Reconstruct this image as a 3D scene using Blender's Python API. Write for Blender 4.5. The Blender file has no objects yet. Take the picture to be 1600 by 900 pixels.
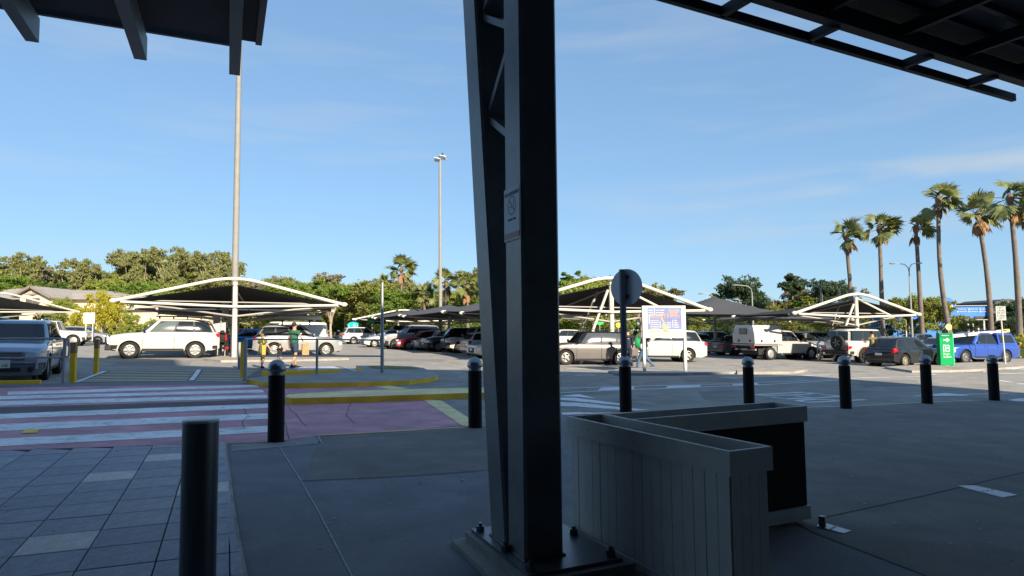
import bpy, math, random
import numpy as np
from mathutils import Matrix, Vector, noise
random.seed(7); np.random.seed(7)
PI = math.pi
scene = bpy.context.scene
COL = scene.collection

# ------------------------------------------------------------------ camera
F_PX = 1000.0; PITCH = math.atan(66/F_PX); ROLL = 0.010; EYE = 1.6; SL = 0.022
fw = Vector((0, math.cos(PITCH), math.sin(PITCH)))
up0 = Vector((0, -math.sin(PITCH), math.cos(PITCH))); rt0 = Vector((1, 0, 0))
upv = up0*math.cos(ROLL) + rt0*math.sin(ROLL)
rtv = rt0*math.cos(ROLL) - up0*math.sin(ROLL)
cam_d = bpy.data.cameras.new("camera"); cam = bpy.data.objects.new("camera", cam_d); COL.objects.link(cam)
cam_d.sensor_width = 36; cam_d.lens = F_PX/1600*36; cam_d.clip_start = 0.05; cam_d.clip_end = 3000
m = Matrix.Identity(4)
for i in range(3):
    m[i][0] = rtv[i]; m[i][1] = upv[i]; m[i][2] = -fw[i]
m[2][3] = EYE
cam.matrix_world = m; scene.camera = cam

# ------------------------------------------------------------------ light
SUN_EL = math.radians(26); SUN_DIR = Vector((0.48, -0.877, 0)).normalized()   # horizontal direction towards the sun
sun_vec = (SUN_DIR*math.cos(SUN_EL) + Vector((0, 0, math.sin(SUN_EL)))).normalized()
sd = bpy.data.lights.new("sun", 'SUN'); sd.energy = 3.4; sd.angle = math.radians(0.5); sd.color = (1, 0.87, 0.68)
sun = bpy.data.objects.new("sun", sd); COL.objects.link(sun)
sun.rotation_euler = (-sun_vec).to_track_quat('-Z', 'Y').to_euler(); sun.location = (20, -30, 20)
world = bpy.data.worlds.new("World"); scene.world = world; world.use_nodes = True
nt = world.node_tree; nt.nodes.clear()
def wn(t): return nt.nodes.new(t)
sky = wn('ShaderNodeTexSky'); sky.sky_type = 'NISHITA'; sky.sun_disc = False
sky.sun_elevation = SUN_EL; sky.sun_rotation = math.atan2(sun_vec.x, sun_vec.y)
sky.air_density = 1.0; sky.dust_density = 0.0; sky.ozone_density = 3.0; sky.altitude = 0
bg = wn('ShaderNodeBackground'); bg.inputs[1].default_value = 0.12
out = wn('ShaderNodeOutputWorld')
tc = wn('ShaderNodeTexCoord'); mp = wn('ShaderNodeMapping'); mp.inputs['Scale'].default_value = (1.6, 1.6, 13)
nz = wn('ShaderNodeTexNoise'); nz.inputs['Scale'].default_value = 1.7; nz.inputs['Detail'].default_value = 7; nz.inputs['Roughness'].default_value = 0.55
rp = wn('ShaderNodeValToRGB'); rp.color_ramp.elements[0].position = 0.50; rp.color_ramp.elements[1].position = 0.78
rp.color_ramp.elements[1].color = (0.42, 0.42, 0.42, 1)
mx = wn('ShaderNodeMix'); mx.data_type = 'RGBA'; mx.inputs['B'].default_value = (1.75, 1.95, 2.1, 1)
nt.links.new(tc.outputs['Generated'], mp.inputs[0]); nt.links.new(mp.outputs[0], nz.inputs['Vector'])
nt.links.new(nz.outputs['Fac'], rp.inputs[0]); pass
# low thin cloud bands in the sky towards the right
sx = wn('ShaderNodeSeparateXYZ'); nt.links.new(tc.outputs['Generated'], sx.inputs[0])
bz = wn('ShaderNodeValToRGB'); e_ = bz.color_ramp.elements; e_[0].position = 0.120; e_[0].color = (0, 0, 0, 1); e_[1].position = 0.225; e_[1].color = (0, 0, 0, 1)
for p_, v_ in ((0.140, .30), (0.150, .05), (0.172, .22), (0.190, .75), (0.205, .95)): q_ = bz.color_ramp.elements.new(p_); q_.color = (v_, v_, v_, 1)
bx_ = wn('ShaderNodeMapRange'); bx_.inputs[1].default_value = 0.02; bx_.inputs[2].default_value = 0.45; nt.links.new(sx.outputs[0], bx_.inputs[0])
mp2 = wn('ShaderNodeMapping'); mp2.inputs['Scale'].default_value = (3, 3, 22); nz2 = wn('ShaderNodeTexNoise'); nz2.inputs['Scale'].default_value = 1.3; nz2.inputs['Detail'].default_value = 6; nz2.inputs['Distortion'].default_value = .4
nt.links.new(tc.outputs['Generated'], mp2.inputs[0]); nt.links.new(mp2.outputs[0], nz2.inputs[0])
zz_ = wn('ShaderNodeMath'); zz_.operation = 'MULTIPLY_ADD'; zz_.inputs[1].default_value = .06; nt.links.new(nz2.outputs['Fac'], zz_.inputs[0]); nt.links.new(sx.outputs[2], zz_.inputs[2])
zo_ = wn('ShaderNodeMath'); zo_.operation = 'SUBTRACT'; zo_.inputs[1].default_value = .03; nt.links.new(zz_.outputs[0], zo_.inputs[0]); nt.links.new(zo_.outputs[0], bz.inputs[0])
def mulv(a, b):
    m_ = wn('ShaderNodeMath'); m_.operation = 'MULTIPLY'; nt.links.new(a, m_.inputs[0])
    if isinstance(b, float): m_.inputs[1].default_value = b
    else: nt.links.new(b, m_.inputs[1])
    return m_.outputs[0]
nr_ = wn('ShaderNodeMapRange'); nr_.inputs[1].default_value = .30; nr_.inputs[2].default_value = .62; nt.links.new(nz2.outputs['Fac'], nr_.inputs[0])
band_ = mulv(mulv(mulv(bz.outputs[0], bx_.outputs[0]), nr_.outputs[0]), 0.75)
ad_ = wn('ShaderNodeMath'); ad_.operation = 'ADD'; ad_.use_clamp = True; nt.links.new(mulv(rp.outputs[0], 0.7), ad_.inputs[0]); nt.links.new(band_, ad_.inputs[1]); nt.links.new(ad_.outputs[0], mx.inputs['Factor'])
gm = wn('ShaderNodeGamma'); gm.inputs[1].default_value = 0.47; tint = wn('ShaderNodeMix'); tint.data_type = 'RGBA'; tint.blend_type = 'MULTIPLY'; tint.inputs['Factor'].default_value = 1; tint.inputs['B'].default_value = (0.61, 0.85, 1.09, 1)
nt.links.new(sky.outputs[0], gm.inputs[0]); nt.links.new(gm.outputs[0], tint.inputs['A']); nt.links.new(tint.outputs['Result'], mx.inputs['A']); nt.links.new(mx.outputs['Result'], bg.inputs[0]); nt.links.new(bg.outputs[0], out.inputs[0])
scene.view_settings.view_transform = 'Standard'; scene.view_settings.look = 'None'
scene.view_settings.gamma = 1; scene.view_settings.use_curve_mapping = False
scene.view_settings.exposure = 1.55
scene.render.engine = 'CYCLES'
scene.cycles.max_bounces = 6

# ------------------------------------------------------------------ helpers
def gz(x, y=0): return -SL*max(-70, min(70, x))
def ray(px, py):
    return (fw*F_PX + rtv*(px-800) - upv*(py-450)).normalized()
def G(px, py, h=0.0):
    """point on the sloping ground (plus h) seen at photo pixel px,py"""
    d = ray(px, py); t = (h-EYE)/(d.z + SL*d.x); return Vector((d.x*t, d.y*t, EYE+d.z*t))
def AT(px, py, Y):
    d = ray(px, py); t = Y/d.y; return Vector((d.x*t, Y, EYE+d.z*t))
def PZ(px, py, z):
    d = ray(px, py); t = (z-EYE)/d.z; return Vector((d.x*t, d.y*t, z))
GA = math.radians(24)
U = Vector((math.cos(GA), math.sin(GA), 0)); V = Vector((-math.sin(GA), math.cos(GA), 0))
def gp(x, y, h=0): return Vector((x, y, gz(x, y)+h))

MATS = {}
def mat(name, col, rough=0.6, metal=0.0, var=0.0, scale=4.0, bump=0.0, bscale=60.0, island=0.0, spec=0.5, coat=0.0, col2=None, stain=None, sscale=0.5, trans=0.0):
    if name in MATS: return MATS[name]
    M = bpy.data.materials.new(name); M.use_nodes = True; n = M.node_tree.nodes; l = M.node_tree.links
    b = n['Principled BSDF']; b.inputs['Roughness'].default_value = rough; b.inputs['Metallic'].default_value = metal
    b.inputs['Specular IOR Level'].default_value = spec; b.inputs['Coat Weight'].default_value = coat
    b.inputs['Coat Roughness'].default_value = 0.04
    b.inputs['Base Color'].default_value = (*col, 1)
    src = None
    tcn = n.new('ShaderNodeTexCoord')
    if var > 0 or col2:
        z = n.new('ShaderNodeTexNoise'); z.inputs['Scale'].default_value = scale; z.inputs['Detail'].default_value = 8; z.inputs['Roughness'].default_value = 0.62
        l.new(tcn.outputs['Object'], z.inputs['Vector'])
        r = n.new('ShaderNodeValToRGB'); r.color_ramp.elements[0].position = 0.33; r.color_ramp.elements[1].position = 0.67
        c2 = col2 if col2 else tuple(min(1, c*(1+var)) for c in col)
        c1 = col if col2 else tuple(c*(1-var) for c in col)
        r.color_ramp.elements[0].color = (*c1, 1); r.color_ramp.elements[1].color = (*c2, 1)
        l.new(z.outputs['Fac'], r.inputs[0]); src = r.outputs[0]
    if stain:
        z2 = n.new('ShaderNodeTexNoise'); z2.inputs['Scale'].default_value = sscale; z2.inputs['Detail'].default_value = 9; z2.inputs['Roughness'].default_value = 0.7
        l.new(tcn.outputs['Object'], z2.inputs['Vector'])
        r2 = n.new('ShaderNodeValToRGB'); r2.color_ramp.elements[0].position = stain[1]; r2.color_ramp.elements[1].position = stain[2]
        l.new(z2.outputs['Fac'], r2.inputs[0])
        mm = n.new('ShaderNodeMix'); mm.data_type = 'RGBA'; mm.inputs['B'].default_value = (*stain[0], 1)
        if src: l.new(src, mm.inputs['A'])
        else: mm.inputs['A'].default_value = (*col, 1)
        l.new(r2.outputs[0], mm.inputs['Factor']); src = mm.outputs['Result']
    if bscale >= 90 and bump > 0:
        z4 = n.new('ShaderNodeTexNoise'); z4.inputs['Scale'].default_value = 140; z4.inputs['Detail'].default_value = 3; l.new(tcn.outputs['Object'], z4.inputs['Vector'])
        z5 = n.new('ShaderNodeTexNoise'); z5.inputs['Scale'].default_value = 0.9; z5.inputs['Detail'].default_value = 6; z5.inputs['Distortion'].default_value = 1.2; l.new(tcn.outputs['Object'], z5.inputs['Vector'])
        m1 = n.new('ShaderNodeMapRange'); m1.inputs[1].default_value = .3; m1.inputs[2].default_value = .7; m1.inputs[3].default_value = .72; m1.inputs[4].default_value = 1.28; l.new(z4.outputs['Fac'], m1.inputs[0])
        m2_ = n.new('ShaderNodeMapRange'); m2_.inputs[1].default_value = .35; m2_.inputs[2].default_value = .65; m2_.inputs[3].default_value = .86; m2_.inputs[4].default_value = 1.12; l.new(z5.outputs['Fac'], m2_.inputs[0])
        mu = n.new('ShaderNodeMath'); mu.operation = 'MULTIPLY'; l.new(m1.outputs[0], mu.inputs[0]); l.new(m2_.outputs[0], mu.inputs[1])
        vm = n.new('ShaderNodeVectorMath'); vm.operation = 'SCALE'
        if src: l.new(src, vm.inputs[0])
        else: vm.inputs[0].default_value = col
        l.new(mu.outputs[0], vm.inputs['Scale']); src = vm.outputs[0]
    if island > 0:
        g = n.new('ShaderNodeNewGeometry'); hs = n.new('ShaderNodeHueSaturation')
        ma = n.new('ShaderNodeMapRange'); ma.inputs['To Min'].default_value = 1.12-island; ma.inputs['To Max'].default_value = 1.12+island
        l.new(g.outputs['Random Per Island'], ma.inputs[0]); l.new(ma.outputs[0], hs.inputs['Value'])
        ma2 = n.new('ShaderNodeMapRange'); ma2.inputs['To Min'].default_value = 0.475; ma2.inputs['To Max'].default_value = 0.515
        l.new(g.outputs['Random Per Island'], ma2.inputs[0]); l.new(ma2.outputs[0], hs.inputs['Hue'])
        if src: l.new(src, hs.inputs['Color'])
        else: hs.inputs['Color'].default_value = (*col, 1)
        src = hs.outputs[0]
    if src: l.new(src, b.inputs['Base Color'])
    if bump > 0:
        z3 = n.new('ShaderNodeTexNoise'); z3.inputs['Scale'].default_value = bscale; z3.inputs['Detail'].default_value = 5
        l.new(tcn.outputs['Object'], z3.inputs['Vector'])
        bp = n.new('ShaderNodeBump'); bp.inputs['Strength'].default_value = bump; bp.inputs['Distance'].default_value = 0.02
        l.new(z3.outputs['Fac'], bp.inputs['Height']); l.new(bp.outputs[0], b.inputs['Normal'])
    if trans > 0:
        t = n.new('ShaderNodeBsdfTranslucent'); ms = n.new('ShaderNodeMixShader'); ms.inputs[0].default_value = trans
        if src: l.new(src, t.inputs[0])
        else: t.inputs[0].default_value = (*col, 1)
        l.new(b.outputs[0], ms.inputs[1]); l.new(t.outputs[0], ms.inputs[2]); l.new(ms.outputs[0], n['Material Output'].inputs[0])
    MATS[name] = M
    return M

class MB:
    def __init__(s): s.v = []; s.f = []; s.mi = []; s.cur = 0
    def add(s, vs, fs):
        o = len(s.v); s.v += [tuple(p) for p in vs]; s.f += [tuple(i+o for i in f) for f in fs]; s.mi += [s.cur]*len(fs); return s
    def box(s, c, size, rz=0, M=None):
        hx, hy, hz = (a/2 for a in size); c = Vector(c)
        R = Matrix.Rotation(rz, 3, 'Z')
        vs = [Vector((x, y, z)) for z in (-hz, hz) for y in (-hy, hy) for x in (-hx, hx)]
        vs = [(M @ p if M else R @ p) + c for p in vs]
        return s.add(vs, [(0, 2, 3, 1), (4, 5, 7, 6), (0, 1, 5, 4), (2, 6, 7, 3), (0, 4, 6, 2), (1, 3, 7, 5)])
    def bar(s, a, b, w, h, up=Vector((0, 0, 1))):
        """rectangular bar from a to b"""
        a = Vector(a); b = Vector(b); d = (b-a).normalized(); side = d.cross(up)
        if side.length < 1e-4: side = d.cross(Vector((0, 1, 0)))
        side.normalize(); u2 = side.cross(d)
        vs = []
        for p in (a, b):
            for sx, sy in ((-1, -1), (1, -1), (1, 1), (-1, 1)): vs.append(p + side*(w/2*sx) + u2*(h/2*sy))
        return s.add(vs, [(0, 1, 2, 3), (7, 6, 5, 4), (0, 4, 5, 1), (1, 5, 6, 2), (2, 6, 7, 3), (3, 7, 4, 0)])
    def tube(s, pts, r, n=10, caps=True):
        pts = [Vector(p) for p in pts]; rr = r if isinstance(r, (list, tuple)) else [r]*len(pts)
        vs = []; prev = None
        for i, p in enumerate(pts):
            d = (pts[min(i+1, len(pts)-1)] - pts[max(i-1, 0)]).normalized()
            if prev is None:
                a = d.cross(Vector((0, 0, 1)))
                if a.length < 0.05: a = d.cross(Vector((0, 1, 0)))
            else: a = prev - d*prev.dot(d)
            a.normalize(); prev = a; b = d.cross(a)
            for k in range(n):
                t = 2*PI*k/n; vs.append(p + (a*math.cos(t) + b*math.sin(t))*rr[i])
        fs = []
        for i in range(len(pts)-1):
            for k in range(n):
                k2 = (k+1) % n; fs.append((i*n+k, i*n+k2, (i+1)*n+k2, (i+1)*n+k))
        if caps: fs.append(tuple(range(n))[::-1]); fs.append(tuple(range((len(pts)-1)*n, len(pts)*n)))
        return s.add(vs, fs)
    def lathe(s, prof, n=24, c=(0, 0, 0), axis='Z'):
        vs = []; c = Vector(c)
        for r, z in prof:
            for k in range(n):
                t = 2*PI*k/n
                p = Vector((r*math.cos(t), r*math.sin(t), z))
                if axis == 'Y': p = Vector((p.x, p.z, p.y))
                if axis == 'X': p = Vector((p.z, p.x, p.y))
                vs.append(c+p)
        fs = []
        for i in range(len(prof)-1):
            for k in range(n):
                k2 = (k+1) % n; fs.append((i*n+k, i*n+k2, (i+1)*n+k2, (i+1)*n+k))
        fs.append(tuple(range(n))[::-1]); fs.append(tuple(range((len(prof)-1)*n, len(prof)*n)))
        return s.add(vs, fs)
    def poly(s, pts, h0=None):
        """flat polygon; if h0 given, extruded down by h0"""
        n = len(pts); pts = [Vector(p) for p in pts]
        if h0 is None: return s.add(pts, [tuple(range(n))])
        low = [p - Vector((0, 0, h0)) for p in pts]
        fs = [tuple(range(n)), tuple(range(n, 2*n))[::-1]] + [(i, i+n, (i+1) % n+n, (i+1) % n) for i in range(n)]
        return s.add(pts+low, fs)
    def sphere(s, c, r, nu=12, nv=8, sc=(1, 1, 1)):
        prof = []
        c = Vector(c); vs = []
        for i in range(nv+1):
            a = -PI/2 + PI*i/nv
            for k in range(nu):
                t = 2*PI*k/nu
                vs.append(c + Vector((math.cos(a)*math.cos(t)*r*sc[0], math.cos(a)*math.sin(t)*r*sc[1], math.sin(a)*r*sc[2])))
        fs = [(i*nu+k, i*nu+(k+1) % nu, (i+1)*nu+(k+1) % nu, (i+1)*nu+k) for i in range(nv) for k in range(nu)]
        return s.add(vs, fs)
    def patch(s, fn, u0, u1, v0, v1, nu=6, nv=4, off=0.01, skirt=True):
        """fn(u,v)->(point, normal). v0,v1 numbers or functions of u"""
        a0 = v0 if callable(v0) else (lambda u: v0); a1 = v1 if callable(v1) else (lambda u: v1)
        top = []; low = []
        for i in range(nu+1):
            u = u0+(u1-u0)*i/nu
            for j in range(nv+1):
                v = a0(u)+(a1(u)-a0(u))*j/nv
                p, nn = fn(u, v); top.append(p+nn*off); low.append(p-nn*0.012)
        W = nv+1; fs = [(i*W+j, (i+1)*W+j, (i+1)*W+j+1, i*W+j+1) for i in range(nu) for j in range(nv)]
        if skirt:
            N = len(top); ring = [i*W for i in range(nu+1)] + [nu*W+j for j in range(1, W)] + [i*W+nv for i in range(nu-1, -1, -1)] + [j for j in range(nv-1, 0, -1)]
            fs += [(ring[k], ring[(k+1) % len(ring)], ring[(k+1) % len(ring)]+N, ring[k]+N) for k in range(len(ring))]
            return s.add(top+low, fs)
        return s.add(top, fs)
    def mesh(s, name, mats, smooth=False):
        me = bpy.data.meshes.new(name); me.from_pydata(s.v, [], s.f)
        for mm in (mats if isinstance(mats, (list, tuple)) else [mats]): me.materials.append(mm)
        me.polygons.foreach_set('material_index', s.mi)
        if smooth: me.polygons.foreach_set('use_smooth', [True]*len(s.f))
        me.update()
        if smooth:
            import bmesh
            b = bmesh.new(); b.from_mesh(me); bmesh.ops.recalc_face_normals(b, faces=b.faces)
            lim = math.radians(smooth if smooth is not True else 40)
            for e in b.edges:
                if len(e.link_faces) == 2 and e.calc_face_angle(0) > lim: e.smooth = False
            b.to_mesh(me); b.free()
        return me
    def build(s, name, mats, parent=None, smooth=False, label=None):
        o = bpy.data.objects.new(name, s.mesh(name, mats, smooth)); COL.objects.link(o)
        if parent: o.parent = parent
        if label: o['label'] = label
        return o

def thing(name, label, cat, loc=(0, 0, 0), rz=0.0, group=None, tilt=False):
    o = bpy.data.objects.new(name, None); COL.objects.link(o); o.location = loc
    o.empty_display_size = 0.2
    o.rotation_euler = (0, 0, rz)
    if tilt:
        o.rotation_mode = 'QUATERNION'
        q = Vector((0, 0, 1)).rotation_difference(Vector((SL, 0, 1)).normalized())
        o.rotation_quaternion = q @ Matrix.Rotation(rz, 4, 'Z').to_quaternion()
    o['label'] = label; o['category'] = cat
    if group: o['group'] = group
    return o
def tag(o, label, cat, group=None):
    o['label'] = label; o['category'] = cat
    if group: o['group'] = group
    return o
def struct(o): o['kind'] = 'structure'; return o
def inst(me, name, parent=None, loc=(0, 0, 0), rot=(0, 0, 0), sc=(1, 1, 1)):
    o = bpy.data.objects.new(name, me); COL.objects.link(o)
    if parent: o.parent = parent
    o.location = loc; o.rotation_euler = rot; o.scale = sc; return o
def copy_tree(o, parent=None):
    c = o.copy(); COL.objects.link(c); c.parent = parent
    for ch in [x for x in o.children]: copy_tree(ch, c)
    return c

# ------------------------------------------------------------------ materials
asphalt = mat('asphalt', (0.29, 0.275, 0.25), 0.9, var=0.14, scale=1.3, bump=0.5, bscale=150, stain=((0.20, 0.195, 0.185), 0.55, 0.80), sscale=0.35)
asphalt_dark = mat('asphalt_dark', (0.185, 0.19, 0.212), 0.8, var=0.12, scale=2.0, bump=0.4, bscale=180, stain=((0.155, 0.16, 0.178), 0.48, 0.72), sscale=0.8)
path_brown = mat('path_brown', (0.185, 0.172, 0.160), 0.85, var=0.15, scale=2.2, bump=0.4, bscale=160, stain=((0.165, 0.157, 0.15), 0.45, 0.7), sscale=0.7)
concrete = mat('concrete', (0.33, 0.30, 0.26), 0.85, var=0.15, scale=3, bump=0.3, bscale=90, stain=((0.13, 0.12, 0.11), 0.56, 0.72), sscale=1.2)
concrete_dark = mat('concrete_dark', (0.30, 0.29, 0.27), 0.85, var=0.16, scale=3, bump=0.3, bscale=90, stain=((0.20, 0.195, 0.188), 0.5, 0.7), sscale=1.5)
tile_m = [mat('paver_blue', (0.29, 0.31, 0.37), 0.62, var=0.16, scale=9, bump=0.35, bscale=260),
          mat('paver_grey', (0.33, 0.345, 0.39), 0.62, var=0.16, scale=9, bump=0.35, bscale=260),
          mat('paver_dark', (0.255, 0.275, 0.335), 0.62, var=0.16, scale=9, bump=0.35, bscale=260),
          mat('paver_light', (0.66, 0.62, 0.58), 0.65, var=0.14, scale=9, bump=0.35, bscale=260)]
joint_m = mat('paver_joint', (0.03, 0.032, 0.037), 0.9)
kerb_red = mat('table_red_paint', (0.60, 0.27, 0.32), 0.75, var=0.16, scale=1.1, bump=0.25, bscale=90, stain=((0.36, 0.21, 0.23), 0.44, 0.68), sscale=1.6)
def worn_paint(name, col, under, thr=(0.56, 0.66), sc=2.3):
    return mat(name, col, 0.7, var=0.07, scale=3, bump=0.2, bscale=120, stain=(under, thr[0], thr[1]), sscale=sc)
white_worn = worn_paint('white_line_worn', (0.82, 0.82, 0.82), (0.48, 0.40, 0.43), (0.52, 0.66), 5.5)
white_line = worn_paint('white_line', (0.74, 0.75, 0.76), (0.45, 0.46, 0.46), (0.60, 0.72), 4)
white_faint = worn_paint('white_line_faint', (0.30, 0.30, 0.29), (0.13, 0.13, 0.12), (0.42, 0.58), 4)
yellow_worn = worn_paint('yellow_paint_worn', (0.95, 0.56, 0.04), (0.66, 0.44, 0.14), (0.56, 0.66), 5)
yellow_pale = worn_paint('yellow_paint_pale', (0.88, 0.70, 0.34), (0.62, 0.51, 0.29), (0.52, 0.68), 3)
cream_line = worn_paint('cream_line', (0.80, 0.66, 0.42), (0.50, 0.44, 0.34), (0.50, 0.66), 3)
yellow = mat('yellow_paint', (0.95, 0.54, 0.02), 0.5, var=0.08, scale=6, stain=((0.35, 0.22, 0.05), 0.62, 0.75), sscale=6)
black_sleeve = mat('black_sleeve', (0.006, 0.006, 0.007), 0.55, spec=0.2)
steel = mat('stainless', (0.25, 0.26, 0.28), 0.34, 1.0)
steel_dark = mat('stainless_dark', (0.16, 0.17, 0.18), 0.34, 0.9)  # darker stainless for bolts, pins and the plain bollard
galv = mat('galvanised', (0.36, 0.37, 0.37), 0.5, 0.55, var=0.12, scale=8)
pole_m = mat('pole_concrete', (0.25, 0.24, 0.22), 0.7, var=0.08, scale=3)
col_paint = mat('column_paint', (0.16, 0.172, 0.185), 0.36, var=0.25, scale=2.2, stain=((0.24, 0.25, 0.26), 0.58, 0.75), sscale=5, bump=0.05, bscale=30)
beam_paint = mat('beam_paint', (0.16, 0.18, 0.165), 0.5, var=0.06, scale=4)
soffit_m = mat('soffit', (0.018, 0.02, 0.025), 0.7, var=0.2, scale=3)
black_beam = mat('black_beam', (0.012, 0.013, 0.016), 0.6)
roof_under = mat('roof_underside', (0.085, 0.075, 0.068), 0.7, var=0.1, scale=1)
planter_m = mat('planter_board', (0.60, 0.59, 0.56), 0.6, var=0.07, scale=5, stain=((0.50, 0.47, 0.42), 0.60, 0.78), sscale=7, bump=0.1, bscale=40)
planter_brown = mat('planter_end', (0.055, 0.050, 0.046), 0.7, var=0.1, scale=5)
black_void = mat('planter_black', (0.004, 0.004, 0.004), 0.9)
canopy_white = mat('canopy_steel_white', (0.62, 0.585, 0.51), 0.4, var=0.04, scale=5)
canopy_grey = mat('canopy_steel_grey', (0.33, 0.32, 0.30), 0.5)
cloth_m = mat('shade_cloth', (0.055, 0.058, 0.066), 0.9, var=0.10, scale=0.8)
cloth_unlit = mat('shade_cloth_unlit', (0.010, 0.010, 0.011), 0.95, var=0.10, scale=0.8)  # same cloth, with the underside's shade put into a near-black colour
glass_m = mat('car_glass', (0.012, 0.016, 0.018), 0.04, spec=0.8)
glass_l = mat('car_glass_light', (0.10, 0.13, 0.125), 0.05, spec=0.8)
rubber = mat('tyre_rubber', (0.014, 0.014, 0.014), 0.85)
trim = mat('black_trim', (0.015, 0.015, 0.016), 0.6)
chrome = mat('chrome', (0.7, 0.7, 0.7), 0.15, 1.0)
alloy = mat('alloy_rim', (0.36, 0.36, 0.36), 0.4, 0.6)
rim_dark = mat('dark_rim', (0.04, 0.04, 0.04), 0.45, 0.5)
tail_red = mat('tail_lamp', (0.45, 0.01, 0.015), 0.15, coat=0.6)
head_l = mat('head_lamp', (0.55, 0.57, 0.6), 0.08, spec=0.9, coat=1.0)
plate_m = mat('number_plate', (0.7, 0.7, 0.66), 0.5)
ink = mat('ink_black', (0.02, 0.02, 0.025), 0.6)
def paint(name, c, metal=0.3, rough=0.32): return mat('paint_'+name, c, rough, metal, coat=1.0, var=0.03, scale=0.7)

# ------------------------------------------------------------------ setting: ground sheets
def sheet(name, pts, h, m, parent=None, kind=True, thick=None, label=None):
    """pts: world xy or (px,py) already converted; draped on the slope at height h"""
    mb = MB(); P = [Vector((p[0], p[1], gz(p[0])+h)) for p in pts]; mb.poly(P, thick)
    o = mb.build(name, m, parent)
    if kind and parent is None: struct(o)
    if label: o['label'] = label
    return o
def px2(pts, h=0.0): return [G(a, b, h) for a, b in pts]
def grid_ground():
    mb = MB(); xs = [-900, -70, 70, 900]; ys = [-200, 900]
    vs = [(x, y, gz(x)) for y in ys for x in xs]; mb.add(vs, [(i, i+1, i+5, i+4) for i in range(3)])
    gm = mat('ground_grass', (0.075, 0.085, 0.03), 0.95, var=0.35, scale=0.2, col2=(0.16, 0.13, 0.07))
    return struct(mb.build('ground', gm))
grid_ground()
sheet('car_park', [(-70, -40), (70, -40), (70, 78), (-70, 96)], 0.006, asphalt)

# near footpath
kerb_px = [(1620, 623.5), (1520, 627), (1440, 630), (1340, 635.5), (1200, 639.5), (1060, 643), (890, 649), (800, 660), (741, 668), (640, 674), (540, 680), (497, 682)]
kerb = px2(kerb_px)
path_pts = kerb + px2([(440, 691), (352, 695), (200, 699), (0, 706), (-200, 712)]) + [Vector((-14, -4, 0)), Vector((40, -4, 0)), Vector((40, 20, 0))]
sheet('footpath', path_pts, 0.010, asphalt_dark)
# browner strip by the kerb; right sheet paints in its warmer, dimmer light
def strip_below(pts_top_px, pts_bot_px, h, m, name): return sheet(name, px2(pts_top_px)+px2(pts_bot_px[::-1]), h, m)
strip_below([(500, 684), (640, 676), (741, 670), (800, 663)], [(474, 753), (640, 745), (741, 738), (800, 733)], 0.014, path_brown, 'footpath_patch')
strip_below([(885, 653), (1060, 647), (1340, 639), (1440, 633.5), (1540, 629), (1640, 625)], [(885, 700), (1060, 720), (1272, 835), (1700, 1000), (1800, 640)], 0.014, path_brown, 'footpath_patch')
sheet('footpath_pad', px2([(361, 697), (440, 692), (490, 683), (503, 694), (470, 697), (361, 707)]), 0.014, concrete_dark)

def line_strip(name, pts, w, h, m, kind=True, parent=None):
    """painted line of width w metres along world points"""
    P = [Vector((p[0], p[1], 0)) for p in pts]; L = []; R = []
    for i, p in enumerate(P):
        d = (P[min(i+1, len(P)-1)]-P[max(i-1, 0)]).normalized(); s = Vector((-d.y, d.x, 0))*(w/2)
        L.append(p+s); R.append(p-s)
    mb = MB(); n = len(P)
    vs = [Vector((p.x, p.y, gz(p.x)+h)) for p in L+R]
    mb.add(vs, [(i, n+i, n+i+1, i+1) for i in range(n-1)])
    o = mb.build(name, m, parent)
    if kind and not parent: struct(o)
    return o
line_strip('kerb_line', kerb[1:7], 0.06, 0.018, cream_line)
line_strip('kerb_line', kerb[8:], 0.05, 0.018, yellow_worn)
line_strip('path_joint_line', px2([(437, 700), (470, 753), (500, 806), (548, 900), (600, 1000)]), 0.012, 0.016, mat('pale_joint', (0.42, 0.42, 0.42), 0.8, var=0.3, scale=8))
line_strip('path_joint_line', px2([(497, 683), (503, 694)]), 0.02, 0.018, MATS['pale_joint'])
line_strip('path_joint_line', px2([(1285, 812), (1440, 778), (1600, 740)]), 0.018, 0.016, mat('dark_joint', (0.03, 0.03, 0.032), 0.9))
line_strip('path_joint_line', px2([(470, 754), (640, 746), (741, 739)]), 0.015, 0.018, MATS['dark_joint'])
# chewing-gum and stain spots
mb = MB(); random.seed(3)
for i in range(46):
    a, b = random.uniform(470, 740), random.uniform(700, 840)
    if i > 34: a, b = random.uniform(1290, 1580), random.uniform(690, 860)
    c = G(a, b); r = random.uniform(0.006, 0.020)
    mb.poly([Vector((c.x+r*math.cos(t)*random.uniform(.7, 1.2), c.y+r*math.sin(t), 0)) + Vector((0, 0, gz(c.x)+0.019)) for t in [k*PI/4 for k in range(8)]])
o = mb.build('pavement_spots', mat('gum_spot', (0.32, 0.33, 0.34), 0.8)); o['kind'] = 'stuff'
mb = MB()
def blob(mb, c, r, h, sx=1.0, n=12):
    a0 = random.uniform(0, 6); mb.poly([Vector((c.x+sx*r*math.cos(t+a0)*random.uniform(.6, 1.25), c.y+r*math.sin(t+a0)*random.uniform(.6, 1.25), 0))+Vector((0, 0, gz(c.x)+h)) for t in [k*2*PI/n for k in range(n)]])
for i in range(90):
    a, b = random.choice([(random.uniform(380, 740), random.uniform(700, 895)), (random.uniform(1230, 1600), random.uniform(650, 895)), (random.uniform(0, 340), random.uniform(720, 895))])
    c = G(a, b); blob(mb, c, random.choice([.004, .006, .008, .012]), .0325 if a < 345 else .0195, random.uniform(.7, 1.6))
o = mb.build('pavement_dirt', mat('dirt_spot', (0.085, 0.088, 0.095), 0.9)); o['kind'] = 'stuff'
mb = MB()
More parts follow.
